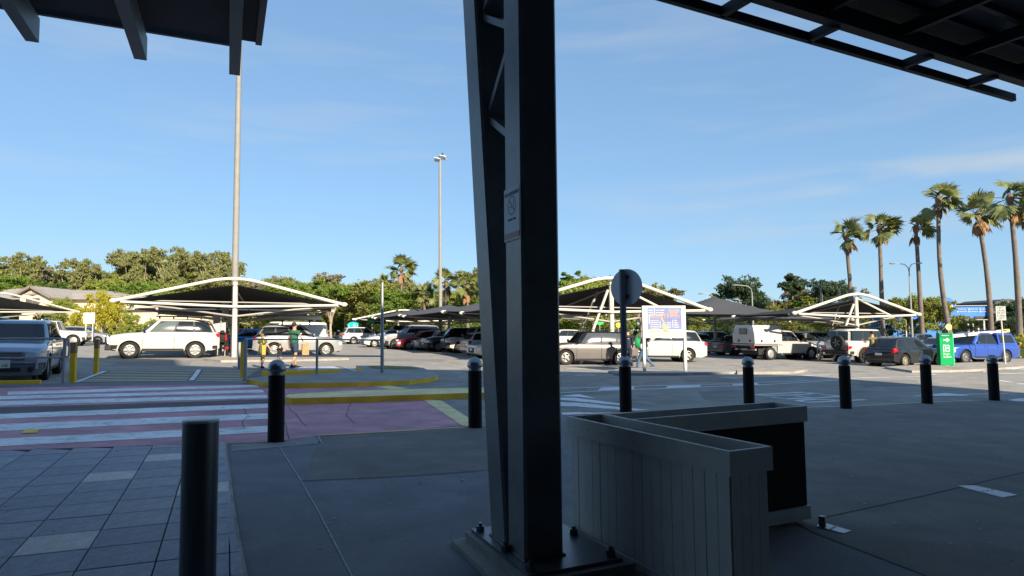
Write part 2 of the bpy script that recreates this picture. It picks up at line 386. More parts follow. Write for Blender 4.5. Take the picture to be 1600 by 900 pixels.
for i in range(60):
    a, b = random.choice([(random.uniform(380, 740), random.uniform(686, 760)), (random.uniform(1270, 1600), random.uniform(640, 720)), (random.uniform(60, 400), random.uniform(697, 712))])
    c = G(a, b); t = random.uniform(0, 6); d = Vector((math.cos(t), math.sin(t), 0))*.02; e = Vector((-d.y, d.x, 0))*.3; z0 = Vector((0, 0, .022 if a > 345 else .034)); c.z = gz(c.x)
    mb.poly([c-d+z0, c+e+z0+Vector((0, 0, .006)), c+d+z0, c-e+z0])
o = mb.build('leaf_litter', mat('litter', (0.25, 0.17, 0.08), 0.9)); o['kind'] = 'stuff'

# tile paving: bedding sheet, then every tile a piece
edge_px = [(350, 694), (356, 740), (362, 790), (371, 850), (381, 910), (398, 1000)]
tile_area = struct(sheet('tile_paving', px2([(350, 694), (200, 699), (0, 706), (-160, 711)]) + [Vector((-9, 3, 0)), Vector((-9, 1.0, 0))] + px2([(450, 1300)]) + px2(edge_px[::-1]), 0.0145, joint_m))
T = 0.452; o0 = G(117, 900)
def col_edge(v_):  # limit in u so tiles stop at the edge strip
    return None
def inside_paving(p):
    d = p - Vector((0, 0, EYE)); dd = Vector((d.dot(rtv), d.dot(upv), d.dot(fw)))
    if dd.z < 0.3: return p.x < -1.15
    px = 800+F_PX*dd.x/dd.z; py = 450-F_PX*dd.y/dd.z
    if py < 694: return False
    top = 694 + (350-px)*0.0345
    if py < top: return False
    if py > 1000: lim = 398+(py-1000)*0.17
    else:
        lim = 350
        for (a, b), (c, e) in zip(edge_px, edge_px[1:]):
            if b <= py <= e: lim = a+(c-a)*(py-b)/(e-b)
    return px < lim
tile_me = []
for mm in tile_m:
    t = MB(); h = T/2-0.005; c = 0.004
    vs = [(-h, -h, 0), (h, -h, 0), (h, h, 0), (-h, h, 0), (-h, -h, .014), (h, -h, .014), (h, h, .014), (-h, h, .014), (-h+c, -h+c, .017), (h-c, -h+c, .017), (h-c, h-c, .017), (-h+c, h-c, .017)]
    fs = [(0, 1, 5, 4), (1, 2, 6, 5), (2, 3, 7, 6), (3, 0, 4, 7), (4, 5, 9, 8), (5, 6, 10, 9), (6, 7, 11, 10), (7, 4, 8, 11), (8, 9, 10, 11)]
    t.add(vs, fs); tile_me.append(t.mesh('paving_tile', mm))
light = {(-1, 0), (-1, 4), (2, 7), (1, 4), (-3, 6), (-6, 3), (2, 2), (0, 9)}
light = set()
for a_, b_ in ((88, 845), (158, 756), (262, 723), (347, 774), (30, 706)):
    d_ = G(a_, b_)-o0; light.add((math.floor(d_.dot(U)/T), math.floor(d_.dot(V)/T)))
random.seed(11); nt_ = 0
for i in range(-13, 6):
    for j in range(-5, 13):
        c = o0 + U*((i+0.5)*T) + V*((j+0.5)*T)
        pc = [c + U*(a*T*.46) + V*(b*T*.46) for a in (-1, 1) for b in (-1, 1)]
        pc = [Vector((p.x, p.y, gz(p.x)+.02)) for p in pc]
        ins = [inside_paving(p) for p in pc]
        if not any(ins) or c.x < -8.5 or c.y < 1.4: continue
        k = 3 if (i, j) in light else random.choice([0, 0, 0, 1, 2])
        me = tile_me[k]; sc = (1, 1, 1); cc = c
        if not all(ins):
            # cut tile: clip its square outline against the paving edge
            N = 12; pts = []
            best = [p for p in pc]
            grid = [(a, b) for a in range(N) for b in range(N) if inside_paving(Vector((*(c+U*((a+.5)/N-.5)*T+V*((b+.5)/N-.5)*T).xy, gz(c.x)+.02)))]
            if len(grid) < 4: continue
            rows = {}
            for a, b in grid: rows.setdefault(b, []).append(a)
            bs = sorted(rows)
            Lp = [((min(rows[b]))/N-.5, (b+.5)/N-.5) for b in bs]; Rp = [((max(rows[b])+1)/N-.5, (b+.5)/N-.5) for b in bs]
            Lp = [(Lp[0][0], bs[0]/N-.5)]+Lp+[(Lp[-1][0], (bs[-1]+1)/N-.5)]; Rp = [(Rp[0][0], bs[0]/N-.5)]+Rp+[(Rp[-1][0], (bs[-1]+1)/N-.5)]
            def sm(L_): return [(min(.49, max(-.49, a)), min(.49, max(-.49, b))) for a, b in (L_[0], L_[len(L_)//2], L_[-1])]
            out_ = sm(Rp)+sm(Lp)[::-1]
            mbt = MB(); mbt.poly([Vector((a*T, b*T, .017)) for a, b in out_], .017)
            me = mbt.mesh('paving_tile', tile_m[k])
        q = Vector((0, 0, 1)).rotation_difference(Vector((SL, 0, 1)).normalized()) @ Matrix.Rotation(GA, 4, 'Z').to_quaternion()
        ob = inst(me, 'paving_tile', tile_area); ob.location = (cc.x, cc.y, gz(cc.x)+0.0145+random.uniform(-.0008, .0012))
        ob.rotation_mode = 'QUATERNION'; ob.rotation_quaternion = q; nt_ += 1
line_strip('paving_edge_course', px2([(347, 694), (353, 740), (359, 790), (367, 850), (377, 910), (393, 1000)]), 0.075, 0.0285, tile_m[1])
line_strip('paving_edge_strip', px2([(352, 694), (358, 740), (364, 790), (373, 850), (383, 910), (400, 1000)]), 0.022, 0.030, concrete)

# ------------------------------------------------------------------ crossing table (raised red paint with stripes)
sheet('crossing_surface', px2([(-200, 612), (60, 605), (200, 603), (397, 600.5), (600, 600), (690, 627), (738, 664), (640, 673), (540, 679.5), (497, 681.5), (440, 690.5), (352, 694.4), (200, 698), (0, 705), (-200, 711)]), 0.010, kerb_red)
random.seed(17)
patch_m = mat('asphalt_patch', (0.22, 0.21, 0.195), .9, var=.12, scale=2, bump=.4, bscale=150)
for q in ([(600, 560), (700, 562), (690, 566), (596, 564)], [(1060, 590), (1130, 589), (1150, 596), (1075, 597)], [(1340, 596), (1430, 594), (1440, 603), (1350, 606)], [(180, 566), (300, 564), (296, 571), (170, 573)], [(1090, 612), (1160, 610), (1178, 622), (1100, 625)]):
    sheet('road_patch', px2(q), 0.0085, patch_m)
# white stripes, ends read off the picture
stripes = [((14, 613, 619), (402, 602, 605.5)), ((-120, 623, 629), (410, 610, 614)), ((-150, 638, 645), (416, 618, 622.5)),
           ((-160, 660, 671), (424, 632, 638)), ((-160, 680, 693), (428, 646.5, 655)), ((-170, 701, 716), (432, 666, 676))]
left_real = [(0, 613.5, 618.5), (0, 620, 625), (0, 628, 635), (0, 646.5, 656), (0, 664, 675), (0, 687, 699)]
for k, lr in enumerate(left_real):
    xb, yc, yd = stripes[k][1]
    x0 = 12 if k == 0 else -150
    e = (x0-lr[0])/(xb-lr[0])
    ya = lr[1]+(yc-lr[1])*e; yb = lr[2]+(yd-lr[2])*e
    o = sheet('crossing_stripe', px2([(x0, ya), (xb, yc), (xb+3, yd), (x0, yb)]), 0.0145, white_worn)
# dark worn tyre band
sheet('tyre_wear_band', px2([(-100, 641), (200, 632), (416, 625), (500, 624), (500, 628), (418, 630), (200, 640), (-100, 652)]), 0.018, mat('tyre_wear', (0.105, 0.075, 0.078), 0.8, var=0.3, scale=1.4))
sheet('crossing_edge_band', px2([(660, 624.5), (690, 627), (742, 660), (738, 668), (722, 666)]), 0.0145, yellow_pale)
sheet('crossing_edge_band', px2([(560, 600.5), (590, 600.5), (640, 608), (610, 609)]), 0.0145, yellow_pale)
# drain cover in the crossing
dp = sheet('drain_cover', px2([(40, 673), (62, 672.4), (58, 678), (33, 679)]), 0.020, yellow_worn)
# cracks
random.seed(5)
def crack(pts, name='crack'):
    P = []
    for (a, b), (c, d) in zip(pts, pts[1:]):
        for t in range(5): P.append((a+(c-a)*t/5+random.uniform(-2, 2), b+(d-b)*t/5+random.uniform(-.6, .6)))
    P.append(pts[-1]); return line_strip(name, px2(P), 0.009, 0.0215, MATS['dark_joint'])
crack([(445, 632), (462, 650), (480, 668)], 'pavement_crack'); crack([(380, 640), (388, 652), (378, 660), (384, 672)], 'pavement_crack'); crack([(548, 630), (540, 648), (556, 664)], 'pavement_crack'); crack([(400, 601), (424, 618), (440, 640), (452, 688)], 'pavement_crack'); pass
crack([(440, 598), (430, 588), (446, 600)], 'pavement_crack')

# raised islands with kerb faces
def island(name, px, h, top_m, side_m, inner=None, kind=True):
    P = px2(px, h); mb = MB(); n = len(P)
    low = [Vector((p.x, p.y, gz(p.x)-0.05)) for p in P]
    mb.add(P+low, [tuple(range(n))]); mb.cur = 1
    mb.v = mb.v; mb.f += [(i, i+n, (i+1) % n+n, (i+1) % n) for i in range(n)]; mb.mi += [1]*n
    return struct(mb.build(name, [top_m, side_m]))
island('yellow_median', [(446, 620), (450, 616), (530, 611), (640, 608), (742, 605.5), (800, 604.5), (800, 613), (742, 613.5), (668, 616), (560, 619.5), (480, 621.5), (455, 622)], 0.14, yellow_pale, yellow_worn)
island('kerb_island', [(384, 592), (412, 588), (470, 585.5), (545, 580.5), (568, 579), (556, 571), (566, 570.5), (600, 570), (640, 571.5), (662, 575), (676, 581), (685, 586.5), (676, 590), (640, 594), (560, 597), (470, 598.5), (425, 599)], 0.14, concrete_dark, yellow_worn)
o = sheet('grass_patch', px2([(574, 572), (600, 571.2), (638, 573), (656, 577), (620, 577), (584, 576)], .14), 0.150, mat('dry_grass', (0.15, 0.16, 0.04), 0.95, var=0.4, scale=9))
o['kind'] = 'structure'
island('pole_island', [(318, 560), (345, 556), (460, 554.5), (540, 557.5), (545, 559.5), (470, 561.5), (345, 563)], 0.10, concrete, concrete)
island('sign_island', [(950, 580), (975, 573.5), (1070, 573), (1150, 575), (1150, 580.5), (1060, 583), (965, 583)], 0.10, concrete_dark, concrete_dark)
island('sign_island', [(1152, 575.5), (1220, 575), (1262, 577), (1240, 580.5), (1152, 581)], 0.10, concrete, concrete)  # same island continued; its sunlit look is put into the warmer concrete
island('sign_island', [(1382, 573), (1440, 569), (1620, 562), (1620, 570.5), (1580, 573.5), (1500, 578), (1425, 579)], 0.10, concrete, concrete)

# grey footpath between road table and hatched bay
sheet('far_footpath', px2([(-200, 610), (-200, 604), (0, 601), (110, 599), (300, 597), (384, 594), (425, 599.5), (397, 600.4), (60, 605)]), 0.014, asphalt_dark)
# hatched bay
hatch_m = mat('hatch_paint', (0.80, 0.66, 0.40), .7, var=.1, scale=4, stain=((.5, .42, .28), .60, .72), sscale=5)
sheet('hatched_bay', px2([(119, 599), (165, 580), (420, 577), (440, 583), (384, 594), (300, 598)]), 0.009, mat('asphalt_bay', (0.14, 0.137, 0.135), .9, var=.12, scale=2, bump=.4, bscale=150))
for k in range(7):
    y0 = 596.5-k*2.55; xl = 128+k*7.5; xr = 292+k*2.2
    line_strip('bay_hatch_line', px2([(xl, y0-.4), (xr, y0-1.6)]), 0.20, 0.012, hatch_m)
    line_strip('bay_hatch_line', px2([(306+k*1.9, y0-1.7), (min(378+k*4, 440), y0-2.3)]), 0.20, 0.012, hatch_m)
line_strip('bay_line', px2([(119, 598), (142, 589), (165, 580.5)]), 0.12, 0.017, white_line)
line_strip('bay_line', px2([(299, 595), (306, 586), (311, 578)]), 0.14, 0.017, white_line)
line_strip('bay_line', px2([(536, 574.5), (566, 583)]), 0.12, 0.017, white_line)
line_strip('bay_line', px2([(716, 590.4), (738, 590.2)]), 0.1, 0.017, white_line)
sheet('disabled_bay_marking', px2([(452, 575), (520, 573), (532, 576.5), (470, 578.5)]), 0.012, mat('pale_blue_paint', (0.30, 0.38, 0.60), 0.7, col2=(0.62, 0.62, 0.66), scale=2.0))

# road markings on the right
def mk(pts, w=0.12, m=white_line): return line_strip('road_line', px2(pts), w*1.35, 0.0125, m)
mk([(860, 608), (940, 605.6), (1044, 602.8), (1144, 600.4), (1184, 598), (1250, 595.6), (1310, 592.8), (1360, 590.4), (1450, 588.6)], 0.09)
mk([(860, 615), (988, 609.4), (1093, 605.4), (1186, 602), (1250, 598.2), (1308, 594.8)], 0.09)
for q in ([(940, 606.2), (992, 604.8), (990, 608.6), (934, 610.8)], [(1044, 603.4), (1096, 602), (1094, 604.8), (1040, 606.8)], [(1144, 601), (1182, 598.8), (1186, 601.4), (1146, 603)]):
    sheet('road_block_marking', px2(q), 0.0115, white_line)
for q in ([(872, 619.5), (905, 616.5), (932, 623.5), (905, 620.5)], [(872, 621.5), (900, 622.5), (968, 631), (968, 634), (900, 627.5), (872, 625)],
          [(872, 629), (910, 630.5), (970, 637), (1015, 641.5), (990, 642.5), (900, 636), (872, 635)], [(876, 645.5), (905, 645), (960, 645.5), (905, 649), (880, 649)]):
    sheet('splay_marking', px2(q), 0.0115, white_worn)
mk([(1127, 590.2), (1200, 589), (1297, 586)], 0.12)
for a in ([(899, 586.6), (931, 586.2)], [(945, 585.6), (968, 585.4)], [(990, 585.4), (1018, 585.8)], [(868, 587), (880, 586.6)], [(885, 576.4), (918, 575.8)],
          [(1270, 582.4), (1294, 582.2)], [(1305, 581.6), (1328, 580.8)], [(1338, 581), (1360, 580.6)], [(1365, 579.8), (1395, 579.4)], [(1405, 580), (1424, 579.6)],
          [(1490, 583), (1546, 581.8)], [(1560, 594.8), (1580, 597.8)], [(1590, 599.4), (1615, 602)], [(1560, 584.5), (1610, 583)], [(1447, 586.5), (1462, 585)]):
    mk(a, 0.13, white_faint if a[0][0] > 1260 and a[0][1] < 584 else white_line)
sheet('give_way_marking', px2([(1572, 577), (1602, 572), (1604, 574.5), (1585, 577.5)]), 0.0115, white_line)
sheet('give_way_marking', px2([(1590, 577.8), (1620, 574), (1620, 576.5)]), 0.0115, white_line)
mk([(1512, 581.5), (1535, 579.8), (1540, 582)], 0.14, white_line)
# lettering on the road, strokes as they lie
def rp_(x, y): return (1170+x/10.667, 600+y/10.667)
for st in ([(130, 185), (500, 165), (900, 145), (1220, 168)], [(130, 185), (250, 205), (700, 192), (960, 178), (1060, 165)], [(370, 225), (640, 256), (1200, 236), (1560, 212)],
           [(1210, 185), (1380, 194), (1560, 212)], [(780, 207), (1060, 238)], [(790, 285), (980, 314), (1300, 300), (1560, 286), (1950, 268)], [(790, 285), (1100, 262), (1300, 270), (1560, 286)]):
    line_strip('road_lettering', px2([rp_(*q) for q in st]), 0.17, 0.0125, white_line)
mk([(1428, 619.5), (1500, 617), (1552, 615.6), (1620, 613.5)], 0.10)
sheet('road_arrow_marking', px2([(1428, 619.5), (1478, 614.8), (1500, 617.2), (1518, 619.6)]), 0.0165, white_line)
sheet('road_arrow_marking', px2([(1574, 626), (1590, 623.5), (1625, 623), (1625, 628), (1590, 628)]), 0.0165, white_line)

# ------------------------------------------------------------------ the shopping centre behind the camera (throws the big shade)
t21 = math.tan(SUN_EL)
def block_for(shadow_pts, h, name, label):  # unseen block, footprint traced back from the shadow edge it casts
    L = h/t21; P = [Vector((p[0]+SUN_DIR.x*L, p[1]+SUN_DIR.y*L, 0)) for p in shadow_pts]
    yb = -110
    Q = [P[0], P[1], Vector((P[1].x, yb, 0)), Vector((P[0].x, yb, 0))]
    mb = MB(); mb.poly([q+Vector((0, 0, h)) for q in Q], h+3)
    th = thing(name, label, 'building', (0, 0, 0))
    mb.build('wall', mat('centre_wall', (0.045, 0.045, 0.048), 0.8, var=0.1), th)
    for k in range(7):
        m2 = MB(); a = Q[0]+(Q[1]-Q[0])*((k+.5)/7); m2.box((a.x, a.y+0.03, 2.6), (3.6, 0.1, 4.2), math.atan2((Q[1]-Q[0]).y, (Q[1]-Q[0]).x)); m2.build('shop_window', glass_m, th)
    return Q
block_for([(-5.0, 25.8), (11.3, 24.2)], 16.8, 'shopping_centre', 'dark grey shopping centre block behind the viewer, main hall')
block_for([(-75, 42), (-16.5, 31.6)], 24.0, 'shopping_centre', 'taller grey shopping centre block at the left rear of the viewer')
block_for([(-16.4, 27.6), (-11.0, 25.8)], 19.0, 'shopping_centre', 'narrow unseen block shaped to the shadow step between the two halls of the shopping centre')
block_for([(-11.0, 25.9), (-5, 25.9)], 17.3, 'shopping_centre', 'short link wing of the shopping centre behind the viewer')
block_for([(11.3, 16.2), (60, 26)], 17.0, 'shopping_centre', 'low right wing of the shopping centre behind the viewer')

# ------------------------------------------------------------------ overhead roofs
ZR = EYE+3.2
rt = thing('entrance_canopy', 'dark flat entrance canopy with three grey-green rafters, top left', 'canopy')
e1 = PZ(56, 19, ZR+.22); e2 = PZ(355, 68, ZR+.22); e3 = PZ(404, 67, ZR+.22)
dv = (e2-e1).normalized(); dvn = Vector((dv.y, -dv.x, 0))     # towards the camera
if dvn.y > 0: dvn = -dvn
mb = MB()
A = e1 - dv*7; B = e3; back = dvn*6.5
B2 = PZ(412, 0, ZR+.22); bd = (B2-B); bd.z = 0; bd.normalize()
mb.poly([A+Vector((0, 0, .12)), B+Vector((0, 0, .12)), B+bd*6.5+Vector((0, 0, .12)), A+back+Vector((0, 0, .12))], .12)
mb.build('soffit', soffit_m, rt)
mb = MB(); mb.bar(A+Vector((0, 0, .10)), e2+dv*.08+Vector((0, 0, .10)), .05, .24); mb.build('fascia', mat('fascia', (0.05, 0.045, 0.05), .5), rt)
mb = MB(); mb.bar(B+Vector((0, 0, .06)), B+bd*11+Vector((0, 0, .06)), .07, .18); mb.build('gutter', mat('gutter', (0.085, 0.075, 0.08), .5), rt)
for (l, r, yy) in ((41, 60, 64), (210, 229, 92), (358, 375, 116)):
    a = PZ((l+r)/2, yy, ZR-.12)
    w = (PZ(r, yy, ZR-.12)-PZ(l, yy, ZR-.12)).length*.93
    vp = Vector((-0.4067, .9135, 0))
    mb = MB(); mb.bar(a+Vector((0, 0, .12)), a - vp*7.5+Vector((0, 0, .12)), w, .26); mb.build('rafter', beam_paint, rt)
# right roof
rr = thing('walkway_roof', 'black steel walkway roof with open front rail, top right corner', 'roof')
f1 = PZ(1040, -6, ZR); f2 = PZ(1584, 153, ZR); fd = (f2-f1).normalized(); fn = Vector((fd.y, -fd.x, 0));
if fn.y > 0: fn = -fn
mb = MB(); mb.bar(f1-fd*7, f2, .06, .10); mb.build('front_rail', black_beam, rr)
g1 = PZ(1150, 0, ZR+.05); off = (g1-f1).dot(fn)
g1 = PZ(1430, 85, ZR-.03); off = (g1-f1).dot(fn)+.06
mb = MB(); mb.bar(f1-fd*7+fn*off+Vector((0, 0, .08)), f2+fd*5+fn*off+Vector((0, 0, .08)), .12, .20); mb.build('edge_beam', black_beam, rr)
for (px, py) in ((1124, 22), (1283, 50), (1430, 94), (1533, 124)):
    s = PZ(px, py, ZR)
    k = (s-f1).dot(fd); p = f1+fd*k
    mb = MB(); mb.bar(p, p+fn*off, .07, .10); mb.build('stub_bracket', black_beam, rr)
for k in range(-3, 9):
    p = f1+fd*(k*1.25+.55); 
    mb = MB(); mb.bar(p+fn*off+Vector((0, 0, .12)), p+fn*(off+6)+Vector((0, 0, .12)), .06, .14); mb.build('rafter', black_beam, rr)
for k in range(1, 12):
    q = f1+fn*(off+k*.34)+Vector((0, 0, .215)); mb = MB(); mb.bar(q-fd*7, q+fd*(6.2+k*.6), .06, .08); mb.build('purlin', black_beam, rr)
mb = MB(); z = Vector((0, 0, .30)); mb.poly([f1-fd*7+fn*(off-.30)+z, f2+fd*.1+fn*(off-.30)+z, f2+fd*8+fn*(off+15)+z, f1-fd*7+fn*(off+15)+z], .05); mb.build('roof_sheet', roof_under, rr)  # unseen rear part extended to darken the right side

# ------------------------------------------------------------------ truss column
nearc = Vector((0.137, 4.30, 0)); base_z = gz(0)+.0
ct = thing('truss_column', 'dark steel V column of two box legs with lacing on a bolted base plate', 'column', (nearc.x, nearc.y, 0), GA)
PZT = 0.15; wdt = .275
def colbox(bm, a, b, w=wdt):
    d = (b-a).normalized()
    vs = []; rr_ = .018
    for p in (a, b):
        for sx, sy in ((-1, -1), (1, -1), (1, 1), (-1, 1)):
            for (cx, cy) in (((sx*(w/2-rr_), sy*w/2), (sx*w/2, sy*(w/2-rr_))) if sx*sy < 0 else ((sx*w/2, sy*(w/2-rr_)), (sx*(w/2-rr_), sy*w/2))):
                vs.append(p+Vector((cx, cy, 0)))
    n = 8; bm.add(vs, [tuple(range(n))[::-1], tuple(range(n, 2*n))]+[(i, (i+1) % n, (i+1) % n+n, i+n) for i in range(n)])
mb = MB(); colbox(mb, Vector((0, 0, PZT)), Vector((0, 0, 6.4))); mb.build('front_leg', col_paint, ct)
far0 = Vector((0, .305, PZT)); slope = (0.82-.305)/3.97; farp = lambda z: Vector((0, .305+slope*(z-PZT), z))
mb = MB(); colbox(mb, far0, farp(6.4)); mb.build('raking_leg', col_paint, ct)
for nm, cc_ in (('a', Vector((0, 0, 0))), ('b', Vector((0, .305, 0)))):
    hw = wdt/2+.004; mb = MB(); mb.tube([cc_+Vector((x_*hw, y_*hw, PZT+.004)) for x_, y_ in ((-1, -1), (1, -1), (1, 1), (-1, 1), (-1, -1))], .009, 6); mb.build('weld_bead', mat('weld', (0.07, 0.07, 0.075), .5, .3), ct)
# lacing bars
def zn(py): return PZT + (868-py)/218.0
for (y_near, y_far) in ((262, 196), (95, 196), (88, 10), (-70, 10)):
    a = Vector((0, .12, zn(y_near))); b = farp(zn(y_far)); b.y -= .10
    mb = MB(); mb.bar(a, b, .13, .035, Vector((0, 1, 0))) if False else mb.bar(a, b, .16, .05); mb.build('lacing_bar', col_paint, ct)
mb = MB(); mb.box((.12, .15, PZT-.011), (.66, .98, .022)); mb.build('base_plate', mat('plate_steel', (0.12, 0.13, 0.14), .35, .3, var=.2, scale=5), ct)
mb = MB()
hm = (.39, .55)
low = [(-hm[0]-.06, -hm[1]-.07), (hm[0]+.12, -hm[1]-.07), (hm[0]+.12, hm[1]+.05), (-hm[0]-.06, hm[1]+.05)]
topp = [(-hm[0]+.02, -hm[1]+.0), (hm[0], -hm[1]), (hm[0], hm[1]-.02), (-hm[0]+.02, hm[1]-.02)]
mid = [(a*.97, b*.97) for a, b in low]
cx, cy = .12, .15
vs = [Vector((cx+a, cy+b, -.03)) for a, b in low]+[Vector((cx+a, cy+b, .055)) for a, b in low]+[Vector((cx+a*.98, cy+b*.98, .075)) for a, b in topp]+[Vector((cx+a, cy+b, PZT-.023)) for a, b in topp]
mb.add(vs, [(12, 13, 14, 15)]+[(r*4+i, r*4+(i+1) % 4, (r+1)*4+(i+1) % 4, (r+1)*4+i) for r in range(3) for i in range(4)])
mb.build('plinth', concrete_dark, ct)
for (bx, by) in ((-.17, -.28), (.40, -.28), (-.17, .10), (-.17, .56), (.40, .20), (.40, .57)):
    mb = MB(); mb.lathe([(.032, 0), (.032, .035), (.028, .04)], 6, (bx, by, PZT)); mb.lathe([(.016, 0), (.016, .06)], 10, (bx, by, PZT)); mb.build('bolt', steel_dark, ct)

# no smoking sign
def decal_text(body, size, m, parent, M, name='lettering', align='CENTER', ext=0.0008, sx=1.0):
    cu = bpy.data.curves.new(name, 'FONT'); cu.body = body; cu.size = size; cu.extrude = ext; cu.align_x = align; cu.align_y = 'CENTER'
    cu.space_line = 0.95
    tmp = bpy.data.objects.new('tmp', cu); COL.objects.link(tmp)
    dg = bpy.context.evaluated_depsgraph_get(); me = bpy.data.meshes.new_from_object(tmp.evaluated_get(dg))
    bpy.data.objects.remove(tmp); me.materials.clear(); me.materials.append(m); me.name = name
    o = bpy.data.objects.new(name, me); COL.objects.link(o); o.parent = parent; o.matrix_local = M @ Matrix.Diagonal((sx, 1, 1, 1)); return o
def face_M(origin, xdir, zdir=Vector((0, 0, 1))):
    x = xdir.normalized(); z_ = x.cross(zdir).normalized(); y = z_.cross(x)
    Mx = Matrix.Identity(4)
    for i in range(3): Mx[i][0] = x[i]; Mx[i][1] = y[i]; Mx[i][2] = z_[i]; Mx[i][3] = origin[i]
    return Mx
# left face of front leg is local x=-w/2, facing -x ; reading direction is -y local
ns = thing('no_smoking_sign', 'small white no smoking notice fixed to the steel column', 'sign', (0, 0, 0), 0)
ns.matrix_world = Matrix.Translation((nearc.x, nearc.y, 0)) @ Matrix.Rotation(GA, 4, 'Z') @ face_M(Vector((-wdt/2-.004, 0, zn(382))), Vector((0, -1, 0)))
mb = MB(); mb.box((0, 0, 0), (.265, .36, .006)); mb.build('sign_plate', mat('sign_white', (0.46, 0.47, 0.48), .45), ns)
mb = MB(); mb.box((0, .0, .0035), (.24, .335, .003)); mb.build('sign_face', mat('sign_blueish', (0.33, 0.40, 0.47), .4), ns)
blu = mat('sign_print_blue', (0.10, 0.13, 0.24), .5)
decal_text('NO SMOKING', .036, blu, ns, Matrix.Translation((0, .135, .0065)))
decal_text('THANK YOU', .022, blu, ns, Matrix.Translation((0, -.04, .0065)))
mb = MB()
n = 28; R0, R1 = .055, .065
vs = [(R*math.cos(2*PI*k/n), .055+R*math.sin(2*PI*k/n), .0062) for R in (R0, R1) for k in range(n)]
mb.add(vs, [(k, (k+1) % n, n+(k+1) % n, n+k) for k in range(n)])
mb.box((0, .055, .006), (.115, .008, .0012), M=Matrix.Rotation(-PI/4, 3, 'Z'))
mb.box((-.005, .045, .0058), (.07, .010, .0012)); mb.box((.028, .068, .0058), (.006, .03, .0012))
mb.build('no_smoking_symbol', blu, ns)
mb = MB(); mb.box((0, -.145, .0055), (.235, .035, .002)); mb.build('red_band', mat('sign_red', (0.35, 0.12, 0.14), .5), ns)

# ------------------------------------------------------------------ bollards
def black_bollard(px, py, Hb, label, r=.112, grp='black bollards with steel domes along the kerb'):
    p = G(px, py-1); th = thing('bollard', label, 'bollard', p, 0, grp)
    mb = MB(); mb.lathe([(r, 0), (r, Hb-.22)], 28); mb.build('sleeve', black_sleeve, th, 40)
    mb = MB(); mb.lathe([(r*1.25, 0), (r*1.25, .012)], 28); mb.build('base_ring', trim, th, 40)
    mb = MB(); mb.lathe([(r*.88, Hb-.22), (r*.88, Hb-.17), (r*1.02, Hb-.165), (r*1.12, Hb-.15), (r*1.12, Hb-.13), (r*1.05, Hb-.085), (r*.85, Hb-.04), (r*.5, Hb-.01), (.001, Hb)], 28); mb.build('dome_cap', steel, th, 50)
    return th
black_bollard(431, 692, 1.15, 'black bollard standing on the crossing edge beside the striped paint')
black_bollard(742.5, 670, 1.15, 'black bollard close to the left of the steel column')
black_bollard(978, 645, 1.12, 'black bollard directly behind the round sign pole', .12)
black_bollard(1171, 640, 1.10, 'black bollard behind the right end of the planters')
black_bollard(1322, 640, 1.14, 'black bollard in front of the white four wheel drive with rear spare wheel', .115)
black_bollard(1449, 632, 1.14, 'black bollard in front of the black hatchback and green sign', .115)
black_bollard(1554, 627, 1.14, 'black bollard in front of the blue utility, furthest right', .115)
sb = thing('bollard', 'tall plain stainless steel bollard with flat top in the left foreground', 'bollard', gp(G(314, 1000).x*0+(-.486*3.22), 3.22), 0)
Hs = 1.6-.0-(PZ(314, 655, 1.1).z*0)
p = AT(314, 655, 3.22); Hs = p.z-gz(p.x); sb.location = (p.x, p.y, gz(p.x))
mb = MB(); mb.lathe([(.083, 0), (.083, Hs-.012)], 40); mb.build('post', steel_dark, sb, 40)
mb = MB(); mb.lathe([(.084, Hs-.012), (.084, Hs-.003), (.080, Hs)], 40); mb.build('top_cap', mat('cap_bright', (.75, .78, .8), .45, .2), sb, 40)

# ------------------------------------------------------------------ planters
HP = .95
P0 = Vector((.425, 4.93, 0)); PV = Vector((.452, -.892, 0)).normalized(); PU = Vector((.892, .452, 0)).normalized()
def planter(origin, du, dl, L, W, label, board_w=.092, end_brown=True, boards_side=-1, name='planter_box'):
    """origin: outer corner; du: length direction, dl: width direction"""
    th = thing(name, label, 'planter box', (origin.x, origin.y, gz(origin.x)), 0, None)
    X = du; Y = dl
    def pt(a, b, c): return X*a+Y*b+Vector((0, 0, c))
    def bx(name_, a0, a1, b0, b1, c0, c1, m):
        mb = MB(); vs = [pt(a, b, c) for c in (c0, c1) for b in (b0, b1) for a in (a0, a1)]
        mb.add(vs, [(0, 2, 3, 1), (4, 5, 7, 6), (0, 1, 5, 4), (2, 6, 7, 3), (0, 4, 6, 2), (1, 3, 7, 5)]); return mb.build(name_, m, th)
    # top rails
    th_ = .015
    for nm, a0, a1, b0, b1 in (('top_rail', 0, L, 0, th_), ('top_rail', 0, L, W-th_, W), ('top_rail', 0, th_, th_+.001, W-th_-.001), ('top_rail', L-th_, L, th_+.001, W-th_-.001)):
        bx(nm, a0-.012*(a0 == 0), a1+.012*(a1 == L), b0-.012*(b0 == 0), b1+.012*(b1 == W), HP-.13, HP, planter_m)
        bx('bottom_rail', a0-.010*(a0 == 0), a1+.010*(a1 == L), b0-.010*(b0 == 0), b1+.010*(b1 == W), .012, .12, planter_m)
    for a_ in [L*(k+.5)/9 for k in range(5)]:
        for cz_ in (HP-.065,):
            mb = MB(); p_ = pt(a_, -.0135, cz_); mb.sphere(p_, .004, 8, 5); mb.build('screw', steel_dark, th)
    bx('dark_inside_fill', .03, L-.03, .03, W-.03, .02, HP-.14, black_void)  # solid black fill paints in the shaded inside of the box
    return th, pt, bx
